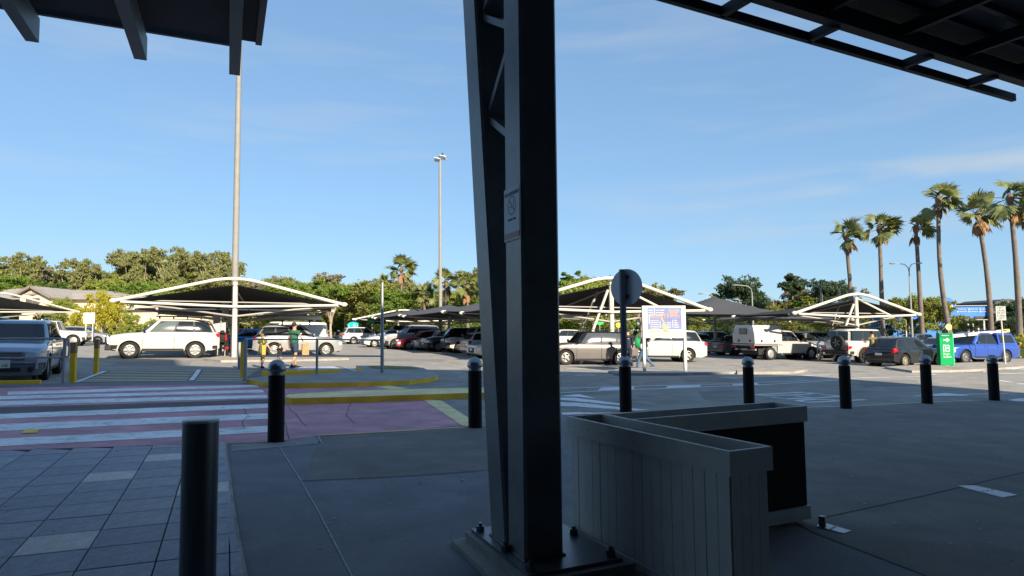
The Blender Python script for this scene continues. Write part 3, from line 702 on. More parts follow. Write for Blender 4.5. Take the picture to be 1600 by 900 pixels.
# near planter: runs from P0 towards the viewer (-V), width along U
pl, pt, bx = planter(P0, PV, PU, 1.62, .30, 'pale grey slatted planter box nearest the viewer, long boarded side to the left')
nb = 17; bw = (1.62-.03)/nb
for k in range(nb):
    o = bx('board', .015+k*bw+.002, .015+(k+1)*bw-.002, .006+random.uniform(0, .003), .02, .125, HP-.135, planter_m)
for k in range(nb): bx('board', .015+k*bw+.002, .015+(k+1)*bw-.002, .28, .294, .125, HP-.135, planter_m)
for k in range(4): bx('end_board', 1.60, 1.614, .02+k*.066, .02+(k+1)*.066-.003, .125, HP-.135, planter_m)
bx('end_board', .006, .02, .02, .28, .125, HP-.135, planter_m)
p2 = P0 + U*.37 + V*0.0
pl2, pt, bx = planter(P0+U*.345+V*.02, U, -V, 1.76, .34, 'darker planter box at the back, boarded black face towards the viewer')
bx('face_panel', .012, 1.748, .325, .335, .125, HP-.135, black_void)
bx('back_panel', .012, 1.748, .006, .018, .125, HP-.135, planter_m)
bx('end_panel', 1.742, 1.756, .02, .325, .125, HP-.135, planter_m)
bx('end_panel', .004, .018, .02, .325, .125, HP-.135, planter_m)

# floor plates
def plate(px_quad, label, pin=None):
    P = px2(px_quad, .02); mb = MB(); c = sum(P, Vector())/4; th = thing('floor_plate', label, 'metal strip', c-Vector((0, 0, .006)))
    mb.poly([p-c+Vector((0, 0, .006)) for p in P], .008); mb.build('plate', mat('plate_silver', (0.42, 0.44, 0.46), .45, .6, var=.2, scale=20), th)
    for t in (.2, .5, .8):
        q = (P[0]+P[3])/2*(1-t)+(P[1]+P[2])/2*t-c
        mb = MB(); mb.lathe([(.012, .006), (.012, .010)], 10, q); mb.build('screw', steel_dark, th)
    return th
plate([(1497, 759), (1522, 758), (1590, 773), (1567, 777)], 'silver steel strip bolted flat to the floor at the right')
plate([(1276, 822), (1283, 815), (1330, 829), (1318, 833)], 'silver steel strip on the floor at the planter corner')
p = G(1285, 822, .02); th = thing('floor_pin', 'short round steel pin standing on the floor strip by the planter', 'bollard pin', p)
mb = MB(); mb.lathe([(.028, 0), (.028, .075), (.024, .082)], 20); mb.build('pin', steel_dark, th, 40)

# round sign seen from behind
p = G(977, 643); rs = thing('round_road_sign', 'round road sign seen from behind on a dark pole beside the planters', 'road sign', p)
mb = MB(); mb.tube([(0, 0, 0), (0, 0, 2.86)], .068, 14); mb.build('pole', mat('sign_pole', (0.10, 0.11, 0.125), .5, .3, var=.1), rs, 40)
th_ = math.radians(42); nrm = Vector((math.sin(th_)*-1, -math.cos(th_), 0)); xd = Vector((math.cos(th_), -math.sin(th_), 0))
R_ = .375; cz = 2.50
mb = MB(); n = 40
c = Vector((0, 0, cz)) - nrm*.09 + xd*.03
fr = [c+xd*(R_*math.cos(2*PI*k/n))+Vector((0, 0, R_*math.sin(2*PI*k/n))) for k in range(n)]; bk = [q-nrm*.004 for q in fr]
mb.add(fr+bk, [tuple(range(n)), tuple(range(n, 2*n))[::-1]]+[(i, i+n, (i+1) % n+n, (i+1) % n) for i in range(n)])
mb.build('disc', mat('sign_back', (0.50, 0.53, 0.57), .45, .35, var=.05, scale=4), rs)
for dz in (-.17, .22):
    mb = MB(); mb.box((c.x*.5, c.y*.5, cz+dz), (.17, .12, .04), -th_); mb.build('clamp', trim, rs)
mb = MB(); mb.bar(c+nrm*.02-Vector((0, 0, .26)), c+nrm*.02+Vector((0, 0, .26)), .03, .04, xd); mb.build('stiffener', steel, rs)

# ------------------------------------------------------------------ hand rails, yellow posts, wheel stops
def vpost(px, ytop, ybase, r, h0=0.0):
    b = G(px, ybase, h0); t = AT(px, ytop, b.y); return b, t.z-b.z
def handrail(label, posts, rails, ext=None):
    b0, _ = vpost(*posts[0][:4]); th = thing('handrail', label, 'handrail', b0)
    for (px, yt, yb, r) in posts:
        b, h = vpost(px, yt, yb, r, .1); mb = MB(); q = b-b0; mb.tube([q, q+Vector((0, 0, h))], r, 10); mb.lathe([(r*1.8, 0), (r*1.8, .02)], 12, q); mb.build('post', galv, th, 40)
    for pts in rails:
        mb = MB(); P = [AT(a, y, Y)-b0 for a, y, Y in pts]; mb.tube(P, .027, 8); mb.build('rail', galv, th, 40)
Yr = G(383, 592).y; Yr2 = G(597, 584, .1).y
lerp = lambda a, b, t: a+(b-a)*t
handrail('galvanised two bar handrail beside the walking family', [(383, 530, 595, .048), (495, 530, 586.5, .04)],
         [[(383, 530, G(383, 595, .1).y), (495, 530, G(495, 586.5, .1).y), (597, 531.5, Yr2)], [(383, 556, G(383, 595, .1).y), (495, 556, G(495, 586.5, .1).y), (597, 556.5, Yr2)]])
Yl = G(99, 598, .1).y
handrail('galvanised handrail in front of the silver four wheel drive', [(99, 529, 598, .04)],
         [[(-60, 529.5, Yl*.97), (99, 529, Yl), (107, 530.5, Yl), (108.5, 545, Yl), (107, 557, Yl), (99, 558.5, Yl), (-60, 560, Yl*.97)]])
b, h = vpost(597, 441, 584, .05, .1); th = thing('tall_post', 'tall slim grey post at the end of the handrail', 'post', b)
mb = MB(); mb.tube([(0, 0, 0), (0, 0, h*.45), (0, 0, h)], [.062, .055, .045], 12); mb.build('pole', galv, th, 40)
mb = MB(); mb.lathe([(.11, 0), (.11, .02), (.065, .022), (.065, .09)], 14); mb.build('base_collar', galv, th)
for (px, yt, yb, w, lab, rust) in ((113.5, 537, 598, .13, 'rusty topped yellow steel post beside the silver four wheel drive', 1), (150, 532, 584, .12, 'rusty yellow steel post behind, near the white line', 1), (378.5, 533, 591, .10, 'yellow steel post at the left end of the handrail', 0)):
    b, h = vpost(px, yt, yb, w); th = thing('yellow_post', lab, 'post', b, .2)
    mb = MB(); mb.box((0, 0, h/2), (w, w, h)); mb.build('post', yellow, th)
    mb = MB(); mb.box((0, 0, h-.11 if rust else h-.01), (w+.008, w+.008, .30 if rust else .03)); mb.build('worn_top', mat('rusty_yellow', (0.30, 0.15, 0.07), .7, col2=(0.45, 0.28, 0.12), scale=9) if rust else galv, th)
b, h = vpost(374, 535, 577, .1); th = thing('steel_post', 'short grey steel post just left of the yellow post', 'post', b)
mb = MB(); mb.tube([(0, 0, 0), (0, 0, h)], .07, 12); mb.build('post', galv, th, 40)
def wheel_stop(a, b, label, hh=.12):
    A_ = G(*a); B_ = G(*b); d = B_-A_; th = thing('wheel_stop', label, 'wheel stop', A_)
    w = .16; s = Vector((-d.y, d.x, 0)).normalized()*w
    mb = MB(); q = [Vector((0, 0, 0)), d]; 
    prof = [(0, 0), (.02, hh*.8), (.035, hh), (w-.035, hh), (w-.02, hh*.8), (w, 0)]
    vs = [qq+s.normalized()*p_+Vector((0, 0, z_)) for qq in q for p_, z_ in prof]
    mb.add(vs, [tuple(range(6)), tuple(range(6, 12))[::-1]]+[(i, i+6, (i+1) % 6+6, (i+1) % 6) for i in range(6)])
    mb.build('block', yellow, th)
    for t in (.1, .9):
        mb = MB(); mb.lathe([(.02, hh), (.02, hh+.008)], 10, d*t+s*.5); mb.build('fixing', steel_dark, th)
wheel_stop((-60, 602.5), (62, 600.5), 'yellow wheel stop in front of the silver four wheel drive', .11)
wheel_stop((411, 588.5), (531, 584.5), 'long yellow wheel stop behind the handrail and bollard', .17)

# ------------------------------------------------------------------ light poles
def light_pole(px, ybase, ytop, Y, r0, r1, label, head=True, name='light_pole'):
    b = AT(px, ybase, Y); zt = AT(px, ytop, Y).z; gzz = gz(b.x); th = thing(name, label, 'light pole', (b.x, b.y, gzz)); H = zt-gzz
    mb = MB(); mb.tube([(0, 0, 0), (0, 0, H*.5), (0, 0, H)], [r0, (r0+r1)/2, r1], 16); mb.build('pole', pole_m, th, 40)
    mb = MB(); mb.lathe([(r0*1.6, 0), (r0*1.6, .03), (r0*1.05, .035), (r0*1.05, .12)], 16); mb.build('base_flange', concrete, th)
    mb = MB(); mb.box((0, -r0, 1.0), (.12, .03, .35)); mb.build('hatch', galv, th)
    if head:
        mb = MB(); mb.bar((-.45, 0, H+.15), (.6, 0, H+.45), .06, .06); mb.build('cross_arm', galv, th)
        for k, (x, z, a) in enumerate(((-.25, .0, .5), (.30, .22, .5))):
            Mx = Matrix.Rotation(-.55, 3, 'X') @ Matrix.Rotation(a*.6, 3, 'Y')
            mb = MB(); mb.box((x, -.1, H+.12+z), (.62, .5, .08), M=Mx); mb.build('floodlight', mat('lamp_white', (0.8, 0.8, 0.78), .3), th)
        mb = MB(); mb.bar((-.5, .1, H+.05), (.3, .12, H+.85), .25, .05); mb.build('shield', trim, th)
    return th
light_pole(365, 557, -140, 33.0, .175, .10, 'tall pale light pole on the island under the left shade sail', False)
light_pole(688.3, 540, 252, 62, .19, .12, 'tall distant light pole with floodlights left of the column')
def street_lamp(px, ybase_z, ytop, Y, arm_px, label, both=False):
    top = AT(px, ytop, Y); th = thing('street_lamp', label, 'street lamp', (top.x, Y, gz(top.x))); H = top.z-gz(top.x)
    mb = MB(); mb.tube([(0, 0, 0), (0, 0, H*.9)], [.10, .06], 8); mb.build('pole', galv, th, 40)
    for k, ax in enumerate(arm_px):
        w = (ax-px)/F_PX*Y; mb = MB()
        mb.tube([(0, 0, H*.9), (w*.05, 0, H*.96), (w*.25, 0, H), (w*.8, 0, H+.12)], .04, 6); mb.build('arm', galv, th, 40)
        mb = MB(); mb.sphere((w*.95, 0, H+.10), .30, 10, 6, (1.1, .5, .26)); mb.build('lamp_head', galv, th, 40)
street_lamp(1115, 0, 460, 75, [1094], 'street lamp with long arm left of the round conifer')
street_lamp(1174.5, 0, 447, 60, [1147], 'street lamp standing in front of the round conifer')
street_lamp(1208, 0, 462, 85, [1190], 'low street lamp behind the grey pyramid shade sail')
street_lamp(1282, 0, 449, 75, [1275, 1289], 'small twin head lamp beside the dark pines')
street_lamp(1312, 0, 447, 70, [1322], 'street lamp behind the left slope of the right shade sail')
street_lamp(1420, 0, 413, 60, [1393, 1437], 'double arm street lamp between the second and third tall palms')
street_lamp(1156, 0, 470, 50, [1150], 'short lamp post behind the grey sail roof')

# ------------------------------------------------------------------ shade sails
def sail(name_label, c, ang, a, depth, front=True, za=3.75, ze=2.72, arch=True, braces=True, back_arch=False, cloth=cloth_m, tips=True):
    """c: centre of the front edge on the ground; ang: direction of the frame; a: half width; depth backwards"""
    th = thing('shade_sail', name_label, 'shade sail', (c.x, c.y, gz(c.x)), ang)
    # tilt of the ground along the frame
    sl = -SL*math.cos(ang)
    zz = lambda x: sl*x*0.7
    N = 16; Mv = 12
    def hz(u, v):   # u -1..1, v 0..1
        if front:
            r = max(abs(u), v); h = (1-r)
            zc = ze+.02+(za-.30-ze)*h
            return zc
        e = max(abs(u), abs(2*v-1)); h = 1-e
        zc = ze+(za-ze)*(h**1.12)
        sag = .28*(1-min(abs(u), 1)**2)*(abs(2*v-1) > .98) * 0
        return zc
    mb = MB(); vs = []; fs = []
    for j in range(Mv+1):
        for i in range(N+1):
            u = -1+2*i/N; v = j/Mv
            cu = 1-.05*(1-(2*v-1)**2); cv = .04*(1-u*u)
            x = u*a*cu; y = (v*(1-2*cv)+cv)*depth if not front else v*depth*(1-cv)
            vs.append((x, y, hz(u, v)+zz(x)))
    for j in range(Mv):
        for i in range(N): k = j*(N+1)+i; fs.append((k, k+1, k+N+2, k+N+1))
    mb.add(vs, fs); mb.build('cloth', cloth, th, 75)
    def tb(nm, pts, r, m_, n=10): mb = MB(); mb.tube(pts, r, n); return mb.build(nm, m_, th, 40)
    for yy, on in ((0.0, arch), (depth, back_arch)):
        if not on: continue
        pts = []
        for k in range(-12, 13):
            u = k/12; z = ze+.03+(za-ze)*(1-(abs(u) if abs(u) > .22 else .11+u*u/.44))/.89
            pts.append((u*a*1.02, yy-.02, z+zz(u*a)))
        tb('arch_tube', pts, .082, canopy_white)
        tb('tie_tube', [(-a*.97, yy, ze-.02+zz(-a)), (0, yy, ze-.17), (a*.97, yy, ze-.02+zz(a))], .066, canopy_white)
        tb('purlin', [(-a*.9, yy+.5, ze+.07+zz(-a)), (a*.9, yy+.5, ze+.07+zz(a))], .035, canopy_grey)
        for s in (-1, 1): mb = MB(); mb.sphere((s*a*1.03, yy, ze+.03+zz(s*a)), .14, 10, 6, (1.3, .7, .8)); mb.build('end_joint', canopy_white, th)
    cy = 0.15 if front else depth/2
    tb('post', [(0, cy, -.1), (0, cy, za-.15 if front else za-.1)], .12, canopy_grey if not arch else canopy_white, 12)
    mb = MB(); mb.lathe([(.26, 0), (.26, .03)], 14, (0, cy, 0)); mb.build('base_plate', galv, th)
    # struts from the post to the corners and eaves
    zlow = ze-.65
    for sx in (-1, 1):
        for yy in ((0.12*depth, depth*.97) if front else (.03*depth, .97*depth)):
            tb('strut', [(0, cy, zlow), (sx*a*.55, cy+(yy-cy)*.55, ze-.25+zz(sx*a*.5)), (sx*a*.99, yy, ze-.03+zz(sx*a))], .045, canopy_grey, 8)
            if tips and yy > depth*.5 or not front:
                mb = MB(); mb.sphere((sx*a*.99, yy, ze-.03+zz(sx*a)), .15, 8, 6, (1.3, .8, .7)); mb.build('corner_fitting', canopy_white, th)
    if front:
        tb('ridge_tube', [(0, .2, za-.45), (0, depth*.5, (za+ze)/2-.25), (0, depth, ze)], .045, canopy_grey, 8)
    if braces:
        for dy in (.1, 1.3): tb('raking_prop', [(-.2, dy, za-.55), (-1.75, dy, 0)], .065, canopy_grey if dy > .5 else canopy_white, 8)
        for s, w in ((1, .62),):
            tb('brace', [(0, .1, za-.2), (s*a*w*.9, .1, ze-.05+zz(s*a*.5) if s > 0 else ze-.0)], .06, canopy_white, 8)
    return th
def pxX(px, Y): return AT(px, 500, Y).x
# front left sail
tl = AT(179, 471, 30.0); tr = AT(535, 477, 33.0)
def by_tips(a_, b_, label, **k):
    c = (a_+b_)/2; d = b_-a_; ang = math.atan2(d.y, d.x); half = Vector((d.x, d.y)).length/2/1.02
    return sail(label, c, ang, half, k.pop('depth', 9.5), **k)
Hs1 = 0
s1 = by_tips(AT(179, 471, 30.3), AT(536, 478, 33.6), 'large shade sail, underside shade coloured into its cloth, with white arched frame behind the white four wheel drive', cloth=cloth_unlit, za=3.98, ze=2.78, braces=False)
s3 = by_tips(AT(790, 480, 29.6), AT(1108, 487, 33.0), 'shade sail, underside shade coloured into its cloth, with white arched frame behind the round sign and poster board', cloth=cloth_unlit, za=4.18, ze=2.72, braces=True)
s5 = by_tips(AT(1243, 492, 36.6), AT(1435, 493, 38.2), 'small shade sail, underside shade coloured into its cloth, with white arched frame above the white four wheel drive', cloth=cloth_unlit, za=3.92, ze=2.78, depth=7.0)
rowdir = Vector((-.375, .927, 0)); ra = math.radians(22)
for k in range(1, 3):
    c = Vector((s1.location.x, s1.location.y, 0))+rowdir*(k*13.5-2.6)+Vector((-.5, 0, 0)); sail(['grey hipped shade sail just behind the front left arched sail', 'grey hipped shade sail second behind the front left arched sail'][k-1], c, ra, 5.6, 11, front=False, arch=False, braces=False, za=3.6)
for k in range(0, 3):
    c = Vector((4.75, 31.4, 0))+rowdir*(k*12.3+9.6); sail(['grey hipped shade sail over the white utility left of the column', 'grey hipped shade sail in the middle of the centre row', 'grey hipped shade sail at the far end of the centre row, with white arch'][k], c, ra, 5.6, 11.6, front=False, arch=False, braces=False, za=3.85, back_arch=(k == 2))
c = AT(1157, 500, 43.0); sail('grey pyramid shade sail above the grey sedan', Vector((c.x, c.y, 0)), math.radians(6), 4.1, 8.2, front=False, arch=False, braces=False, za=4.3, ze=2.85)
c = AT(1262, 500, 49.0); sail('low grey shade sail behind the white tray box utility', Vector((c.x, c.y, 0)), math.radians(14), 4.3, 8, front=False, arch=False, braces=False, za=3.5, ze=2.75)
by_tips(AT(-160, 486, 46), AT(121, 494, 58), 'grey shade sail with white arch at the far left above the silver four wheel drive', za=4.1, ze=2.75, depth=8, braces=False)
# pale panels behind the left post
th = thing('meter_cabinet', 'pale grey tall panels standing behind the left light pole', 'panel', gp(AT(352, 500, 35.2).x, 35.2), ra)
for k, (x, h) in enumerate(((-.42, 2.3), (0, 2.9))):
    mb = MB(); mb.box((x, 0, h/2), (.36, .1, h)); mb.build('panel', galv, th)

# ------------------------------------------------------------------ cars
def interp(keys, x):
    if x <= keys[0][0]: return keys[0][1]
    for (a, b), (c, d) in zip(keys, keys[1:]):
        if x <= c:
            t = (x-a)/(c-a); t = t*t*(3-2*t)*.35+t*.65; return b+(d-b)*t
    return keys[-1][1]
TY = {
 'suv':   dict(L=4.75, W=1.87, H=1.75, wb=2.75, fo=.90, wr=.37, gc=.27, belt=1.12, hood=1.06, nose=.93, cow=1.0, A1=.32, R0=-2.24, R1=-1.92, flare=.05),
 'prado': dict(L=4.85, W=1.92, H=1.97, wb=2.86, fo=.88, wr=.41, gc=.40, belt=1.29, hood=1.23, nose=1.12, cow=1.14, A1=.48, R0=-2.30, R1=-1.98, flare=.05),
 'hatch': dict(L=4.25, W=1.77, H=1.52, wb=2.65, fo=.86, wr=.325, gc=.21, belt=.97, hood=.92, nose=.74, cow=1.02, A1=.22, R0=-2.06, R1=-1.72, flare=0),
 'sedan': dict(L=4.70, W=1.82, H=1.47, wb=2.75, fo=.90, wr=.335, gc=.20, belt=.94, hood=.90, nose=.72, cow=.90, A1=.10, R0=-1.85, R1=-1.02, flare=0, deck=1.02),
 'mini':  dict(L=4.43, W=1.84, H=1.62, wb=2.69, fo=.83, wr=.355, gc=.22, belt=1.02, hood=.99, nose=.86, cow=.98, A1=.50, R0=-2.10, R1=-1.86, flare=.07),
 'boxy':  dict(L=4.70, W=1.80, H=1.93, wb=2.73, fo=.82, wr=.42, gc=.42, belt=1.22, hood=1.15, nose=1.08, cow=.70, A1=.45, R0=-2.32, R1=-2.22, flare=.09),
 'ute':   dict(L=5.35, W=1.88, H=1.82, wb=3.22, fo=.90, wr=.39, gc=.34, belt=1.12, hood=1.08, nose=.95, cow=1.15, A1=.55, R0=-1.05, R1=-.75, flare=.06, bed=1.10),
 'van':   dict(L=4.90, W=1.75, H=2.02, wb=2.60, fo=1.15, wr=.33, gc=.22, belt=1.10, hood=1.06, nose=.85, cow=2.05, A1=1.45, R0=-2.40, R1=-2.30, flare=0),
}
def rim_mesh(wr, kind, m_rim):
    R = wr*.62; mb = MB(); w = .10
    mb.lathe([(R, -.10), (R, .0), (R*.93, .005), (R*.91, -.03), (R*.90, -.09)], 28, axis='Y')
    if kind == 'steel':
        mb.lathe([(R*.9, -.03), (R*.7, -.012), (R*.35, -.01), (R*.3, .012), (.001, .014)], 24, axis='Y')
    else:
        ns = {'five': 5, 'six': 6, 'multi': 9}[kind]
        for k in range(ns):
            t = 2*PI*k/ns; wd = R*(.30 if ns < 7 else .17)
            c, s = math.cos(t), math.sin(t)
            def P(r, q, y): return (c*r-s*q, y, s*r+c*q)
            r0, r1 = R*.16, R*.95
            mb.add([P(r0, -wd*.35, .0), P(r1, -wd*.5, -.005), P(r1, wd*.5, -.005), P(r0, wd*.35, .0), P(r0, -wd*.35, -.05), P(r1, -wd*.5, -.05), P(r1, wd*.5, -.05), P(r0, wd*.35, -.05)],
                   [(0, 1, 2, 3), (0, 4, 5, 1), (1, 5, 6, 2), (2, 6, 7, 3), (3, 7, 4, 0)])
        mb.lathe([(R*.22, -.04), (R*.22, .006), (R*.12, .012), (.001, .012)], 14, axis='Y')
    return mb.mesh('rim', m_rim, 40)
RC = {}
def wheel_set(th, x, side, wr, w, W, kind, m_rim, far=False):
    key = (wr, kind, m_rim.name, far)
    if key not in RC:
        t = MB(); tw = .115
        t.lathe([(wr*.64, -tw), (wr*.9, -tw), (wr*.98, -tw*.8), (wr, -tw*.4), (wr, tw*.4), (wr*.98, tw*.8), (wr*.9, tw), (wr*.66, tw*.85), (wr*.64, -tw)], 32, axis='Y')
        h = MB(); h.lathe([(wr*.63, -.09), (wr*.63, -.02), (.001, -.02)], 20, axis='Y')
        RC[key] = (t.mesh('tyre', rubber, 35), h.mesh('wheel', trim, 35), rim_mesh(wr, kind, m_rim))
    ty, hb, rm = RC[key]
    yc = side*(W/2-.13)
    rot = (0, 0, 0 if side > 0 else PI)
    wh = inst(hb, 'wheel', th, (x, yc+side*.03, wr), rot)
    inst(ty, 'tyre', wh); inst(rm, 'rim', wh, (0, .085, 0))
def car(px, py, heading, typ, pm, label, cat='car', name='parked_car', rim='five', rimm=None, far=False, lower=None, head=head_l, rack=None, group=None, world=None, flare_m=None, extras=None, winm=None, seg=1.0, roofm=None, win=(1, 1, 1)):
    S = TY[typ]; L, W, H = S['L'], S['W'], S['H']; wr = S['wr']; gc = S['gc']; belt = S['belt']
    hd = math.radians(heading)
    F = Vector((math.cos(hd), math.sin(hd), 0)); Lf = Vector((-F.y, F.x, 0))
    if world is not None: ctr = Vector((world[0], world[1], 0))
    else:
        g = G(px, py); n = Lf if Lf.dot(Vector((g.x, g.y, 0))) > 0 else -Lf
        ctr = Vector((g.x, g.y, 0))+n*(W/2)*.9
    th = thing(name, label, cat, (ctr.x, ctr.y, gz(ctr.x)), hd, group, tilt=True)
    xf = L/2-S['fo']; xr = xf-S['wb']; Ra = wr+.075
    R0, R1, A0, A1 = S['R0'], S['R1'], S['cow'], S['A1']
    hood, nose = S['hood'], S['nose']
    keys = [(-L/2, belt-.10), (-L/2+.06, belt-.03), (-L/2+.18, belt), (A0-.15, belt), (A0+.12, hood+.02), (L/2-.75, hood-.01), (L/2-.28, nose+.035), (L/2-.08, nose-.01), (L/2-.025, nose-.06), (L/2, nose-.15)]
    if 'deck' in S: keys = [(-L/2, S['deck']-.16), (-L/2+.05, S['deck']-.04), (-L/2+.14, S['deck']), (R0+.05, S['deck']-.02), (R0+.35, belt)]+keys[3:]
    if 'bed' in S: keys = [(-L/2, belt-.10), (-L/2+.04, belt-.0), (A0-.15, belt)]+keys[4:]
    zt = lambda x: interp(keys, x)
    def wx(x):
        e = L/2-abs(x); t = max(0, 1-e/(.62 if x > 0 else .38)); return W/2*(1-(.17 if x > 0 else .11)*t**2.2)
    def side(z):
        t = max(0, min(1, (z-gc)/(belt-gc))); return .955+.045*math.sin(min(1, t*1.45)*PI/2)-(.055*max(0, (t-.72)/.28)**1.6)
    def zb(x):
        z = gc
        e = L/2-abs(x)
        if e < .35: z = gc+.10*(1-e/.35)
        for xw in (xf, xr):
            if abs(x-xw) < Ra: z = max(z, wr+math.sqrt(Ra*Ra-(x-xw)**2))
        return z
    xs = set([-L/2, -L/2+.03, -L/2+.08, -L/2+.18, -L/2+.35, L/2, L/2-.03, L/2-.08, L/2-.18, L/2-.35, L/2-.6, A0, A0+.12, A0-.15])
    for xw in (xf, xr):
        for k in range(0, 13): xs.add(xw+Ra*math.cos(PI*k/12)); 
        xs.add(xw+Ra+.004); xs.add(xw-Ra-.004)
    for k in range(12): xs.add(-L/2+L*(k+.5)/12)
    if 'deck' in S: xs |= {R0, R0+.2, R0+.35}
    if 'cut' in S: xs = {x for x in xs if x > S['cut']} | {S['cut']}
    xs = sorted(xs); xs = [x for i, x in enumerate(xs) if i == 0 or x-xs[i-1] > .0035]
    mb = MB(); rows = []
    for x in xs:
        b_ = zb(x); t_ = zt(x); w = wx(x); b_ = min(b_, t_-.12); r = []
        r.append((x, 0, b_)); r.append((x, w*side(b_)*.9, b_))
        for k in range(8): z = b_+(t_-.05-b_)*k/7; r.append((x, w*side(z), z))
        r.append((x, w*side(t_)*.975, t_-.018)); r.append((x, w*side(t_)*.93, t_)); r.append((x, w*.62, t_+.02)); r.append((x, 0, t_+.035))
        rows.append(r)
    n = len(rows[0]); vs = []; fs = []
    for r in rows: vs += r+[(x, -y, z) for x, y, z in r[1:-1]][::-1]
    M_ = 2*n-2
    for i in range(len(rows)-1):
        for k in range(M_): k2 = (k+1) % M_; fs.append((i*M_+k, (i+1)*M_+k, (i+1)*M_+k2, i*M_+k2))
    fs.append(tuple(range(M_))); o_ = (len(rows)-1)*M_; fs.append(tuple(range(o_, o_+M_))[::-1])
    mb.add(vs, fs); mb.build('body', pm, th, 42)
    mb = MB(); mb.box(((xf+xr)/2, 0, gc+.16), (S['wb']+1.5, W-.50, .36)); mb.box((0, 0, gc+.10), (S['wb']-2*Ra-.02, W-.12, .14)); mb.build('underbody', trim, th)
    for xw in (xf, xr):
        for sgn in (1, -1): mb = MB(); mb.lathe([(Ra-.004, -.02), (Ra-.004, .02)], 24, (xw, sgn*(W/2-.30), wr), 'Y'); mb.build('wheel_housing', trim, th)
    # greenhouse
    wb_, wt_ = W/2*.905, W/2*(.74 if typ not in ('boxy', 'van') else .84)
    zb_ = belt-.03; zr = H-.07
    ex = 7
    def gh(t):
        tt = t; xa = A0+(A1-A0)*(tt**.92); xr_ = R0+(R1-R0)*(tt**1.15); return xa, xr_, wb_+(wt_-wb_)*(tt**1.35), zb_+(zr-zb_)*t
    def plan(xa, xr_, w, a):  # angle
        xc, A = (xa+xr_)/2, (xa-xr_)/2; c, s = math.cos(a), math.sin(a)
        r = (abs(c)**ex+abs(s)**ex)**(-1/ex); return xc+A*r*c, w*r*s
    crown = .015 if typ in ('boxy', 'van', 'ute') else (.08 if typ in ('hatch',) else .05)
    mb = MB(); NA = 48; vs = []; rings = []
    lv = [(0, 1, 0), (.2, 1, 0), (.4, 1, 0), (.6, 1, 0), (.8, 1, 0), (.93, .995, 0), (1, .975, .012), (1, .93, .035), (1, .8, .05), (1, .4, .068), (1, .02, .07)]
    for t, sc_, dz in lv:
        xa, xr_, w, z = gh(t); xc = (xa+xr_)/2
        for k in range(NA):
            x, y = plan(xa, xr_, w, 2*PI*k/NA); vs.append((xc+(x-xc)*sc_, y*sc_, z+dz-crown*t*((x-xc)*sc_/((xa-xr_)/2))**2*(.4 if x > xc else 1)))
    fs = [(i*NA+k, i*NA+(k+1) % NA, (i+1)*NA+(k+1) % NA, (i+1)*NA+k) for i in range(len(lv)-1) for k in range(NA)]
    mb.add(vs, fs)
    mb.build('cabin', roofm or pm, th, 50)
    def S_side(sgn):
        def fn(x, t):
            xa, xr_, w, z = gh(t); xc, A = (xa+xr_)/2, (xa-xr_)/2
            # x param: fraction 0 rear..1 front mapped at this height
            X = xr_+(xa-xr_)*x; q = min(1, abs((X-xc)/A)); y = w*(1-q**ex)**(1/ex); z = z-crown*t*q*q*(.4 if X > xc else 1)
            return Vector((X, sgn*y, z)), Vector((0, sgn*.97, .22)).normalized()
        return fn
    def S_end(front):
        def fn(yf, t):
            xa, xr_, w, z = gh(t); xc, A = (xa+xr_)/2, (xa-xr_)/2; q = abs(yf); X = A*(1-q**ex)**(1/ex); z = z-crown*t*(X/A)**2*(.4 if front else 1)
            return Vector((xc+X if front else xc-X, yf*w, z)), Vector((.75 if front else -.9, 0, .5)).normalized()
        return fn
    gm_ = winm or glass_m
    t0, t1 = .12, .90
    if typ == 'van': segs = [(.84, .955)]
    elif typ in ('ute', 'cabute'): segs = [(.50, .86), (.12, .46)]
    elif typ == 'sedan': segs = [(.51, .82), (.22, .48)]
    elif typ == 'boxy': segs = [(.72, .93), (.43, .69), (.06, .37)]
    else: segs = [(.60, .88), (.33, .57), (.075, .30)]
    for sgn in (1, -1):
        fn = S_side(sgn)
        bk = MB(); bk.patch(fn, segs[-1][0]-.02, segs[0][1]+.018, t0-.05, t1+.035, 12, 3, .004); bk.build('window_surround', trim, th)
        for q, (a, b) in enumerate(segs):
            mb = MB()
            if q == 0 and typ not in ('boxy', 'van'):
                mb.patch(fn, a, b, t0, lambda u, a=a, b=b: t1-(max(0, (u-(b-.13))/.13))*(t1-t0)*.25, 6, 4, .009)
            else: mb.patch(fn, a, b, t0, t1, 6, 4, .009)
            mb.build('window', (gm_ if q or winm else (glass_l if win[0] == 2 else glass_m)), th, 40)
    fe = S_end(True); re_ = S_end(False)
    mb = MB(); mb.patch(fe, -.86, .86, .05, .92, 10, 5, .008); mb.build('windscreen', glass_m, th, 40)
    if typ == 'boxy':
        for a, b in ((-.84, -.03), (.03, .84)): mb = MB(); mb.patch(re_, a, b, .12, .88, 6, 4, .008); mb.build('rear_window', gm_, th, 40)
    elif typ != 'none':
        mb = MB(); mb.patch(re_, -.84, .84, .14, .86, 8, 4, .008); mb.build('rear_window', gm_, th, 40)
    # body side patches
    def B_side(sgn):
        def fn(x, z): return Vector((x, sgn*wx(x)*side(z), z)), Vector((0, sgn, 0))
        return fn
    arch = lambda x: max([gc+.08]+[wr+math.sqrt((Ra+.03)**2-(x-xw)**2) for xw in (xf, xr) if abs(x-xw) < Ra+.03])
    d1a, d1b = A0-.12, (A0+R0)/2+.22
    if typ in ('ute', 'cabute'): d1b = (A0+R0)/2+.02
    if typ == 'van': d1a, d1b = xf-Ra+1.6, 1.0; 
    doors = [(d1b, min(d1a, xf-Ra-.06)), (max(xr+.12, d1b-1.0) if typ not in ('ute', 'cabute') else R0+.08, d1b-.012)]
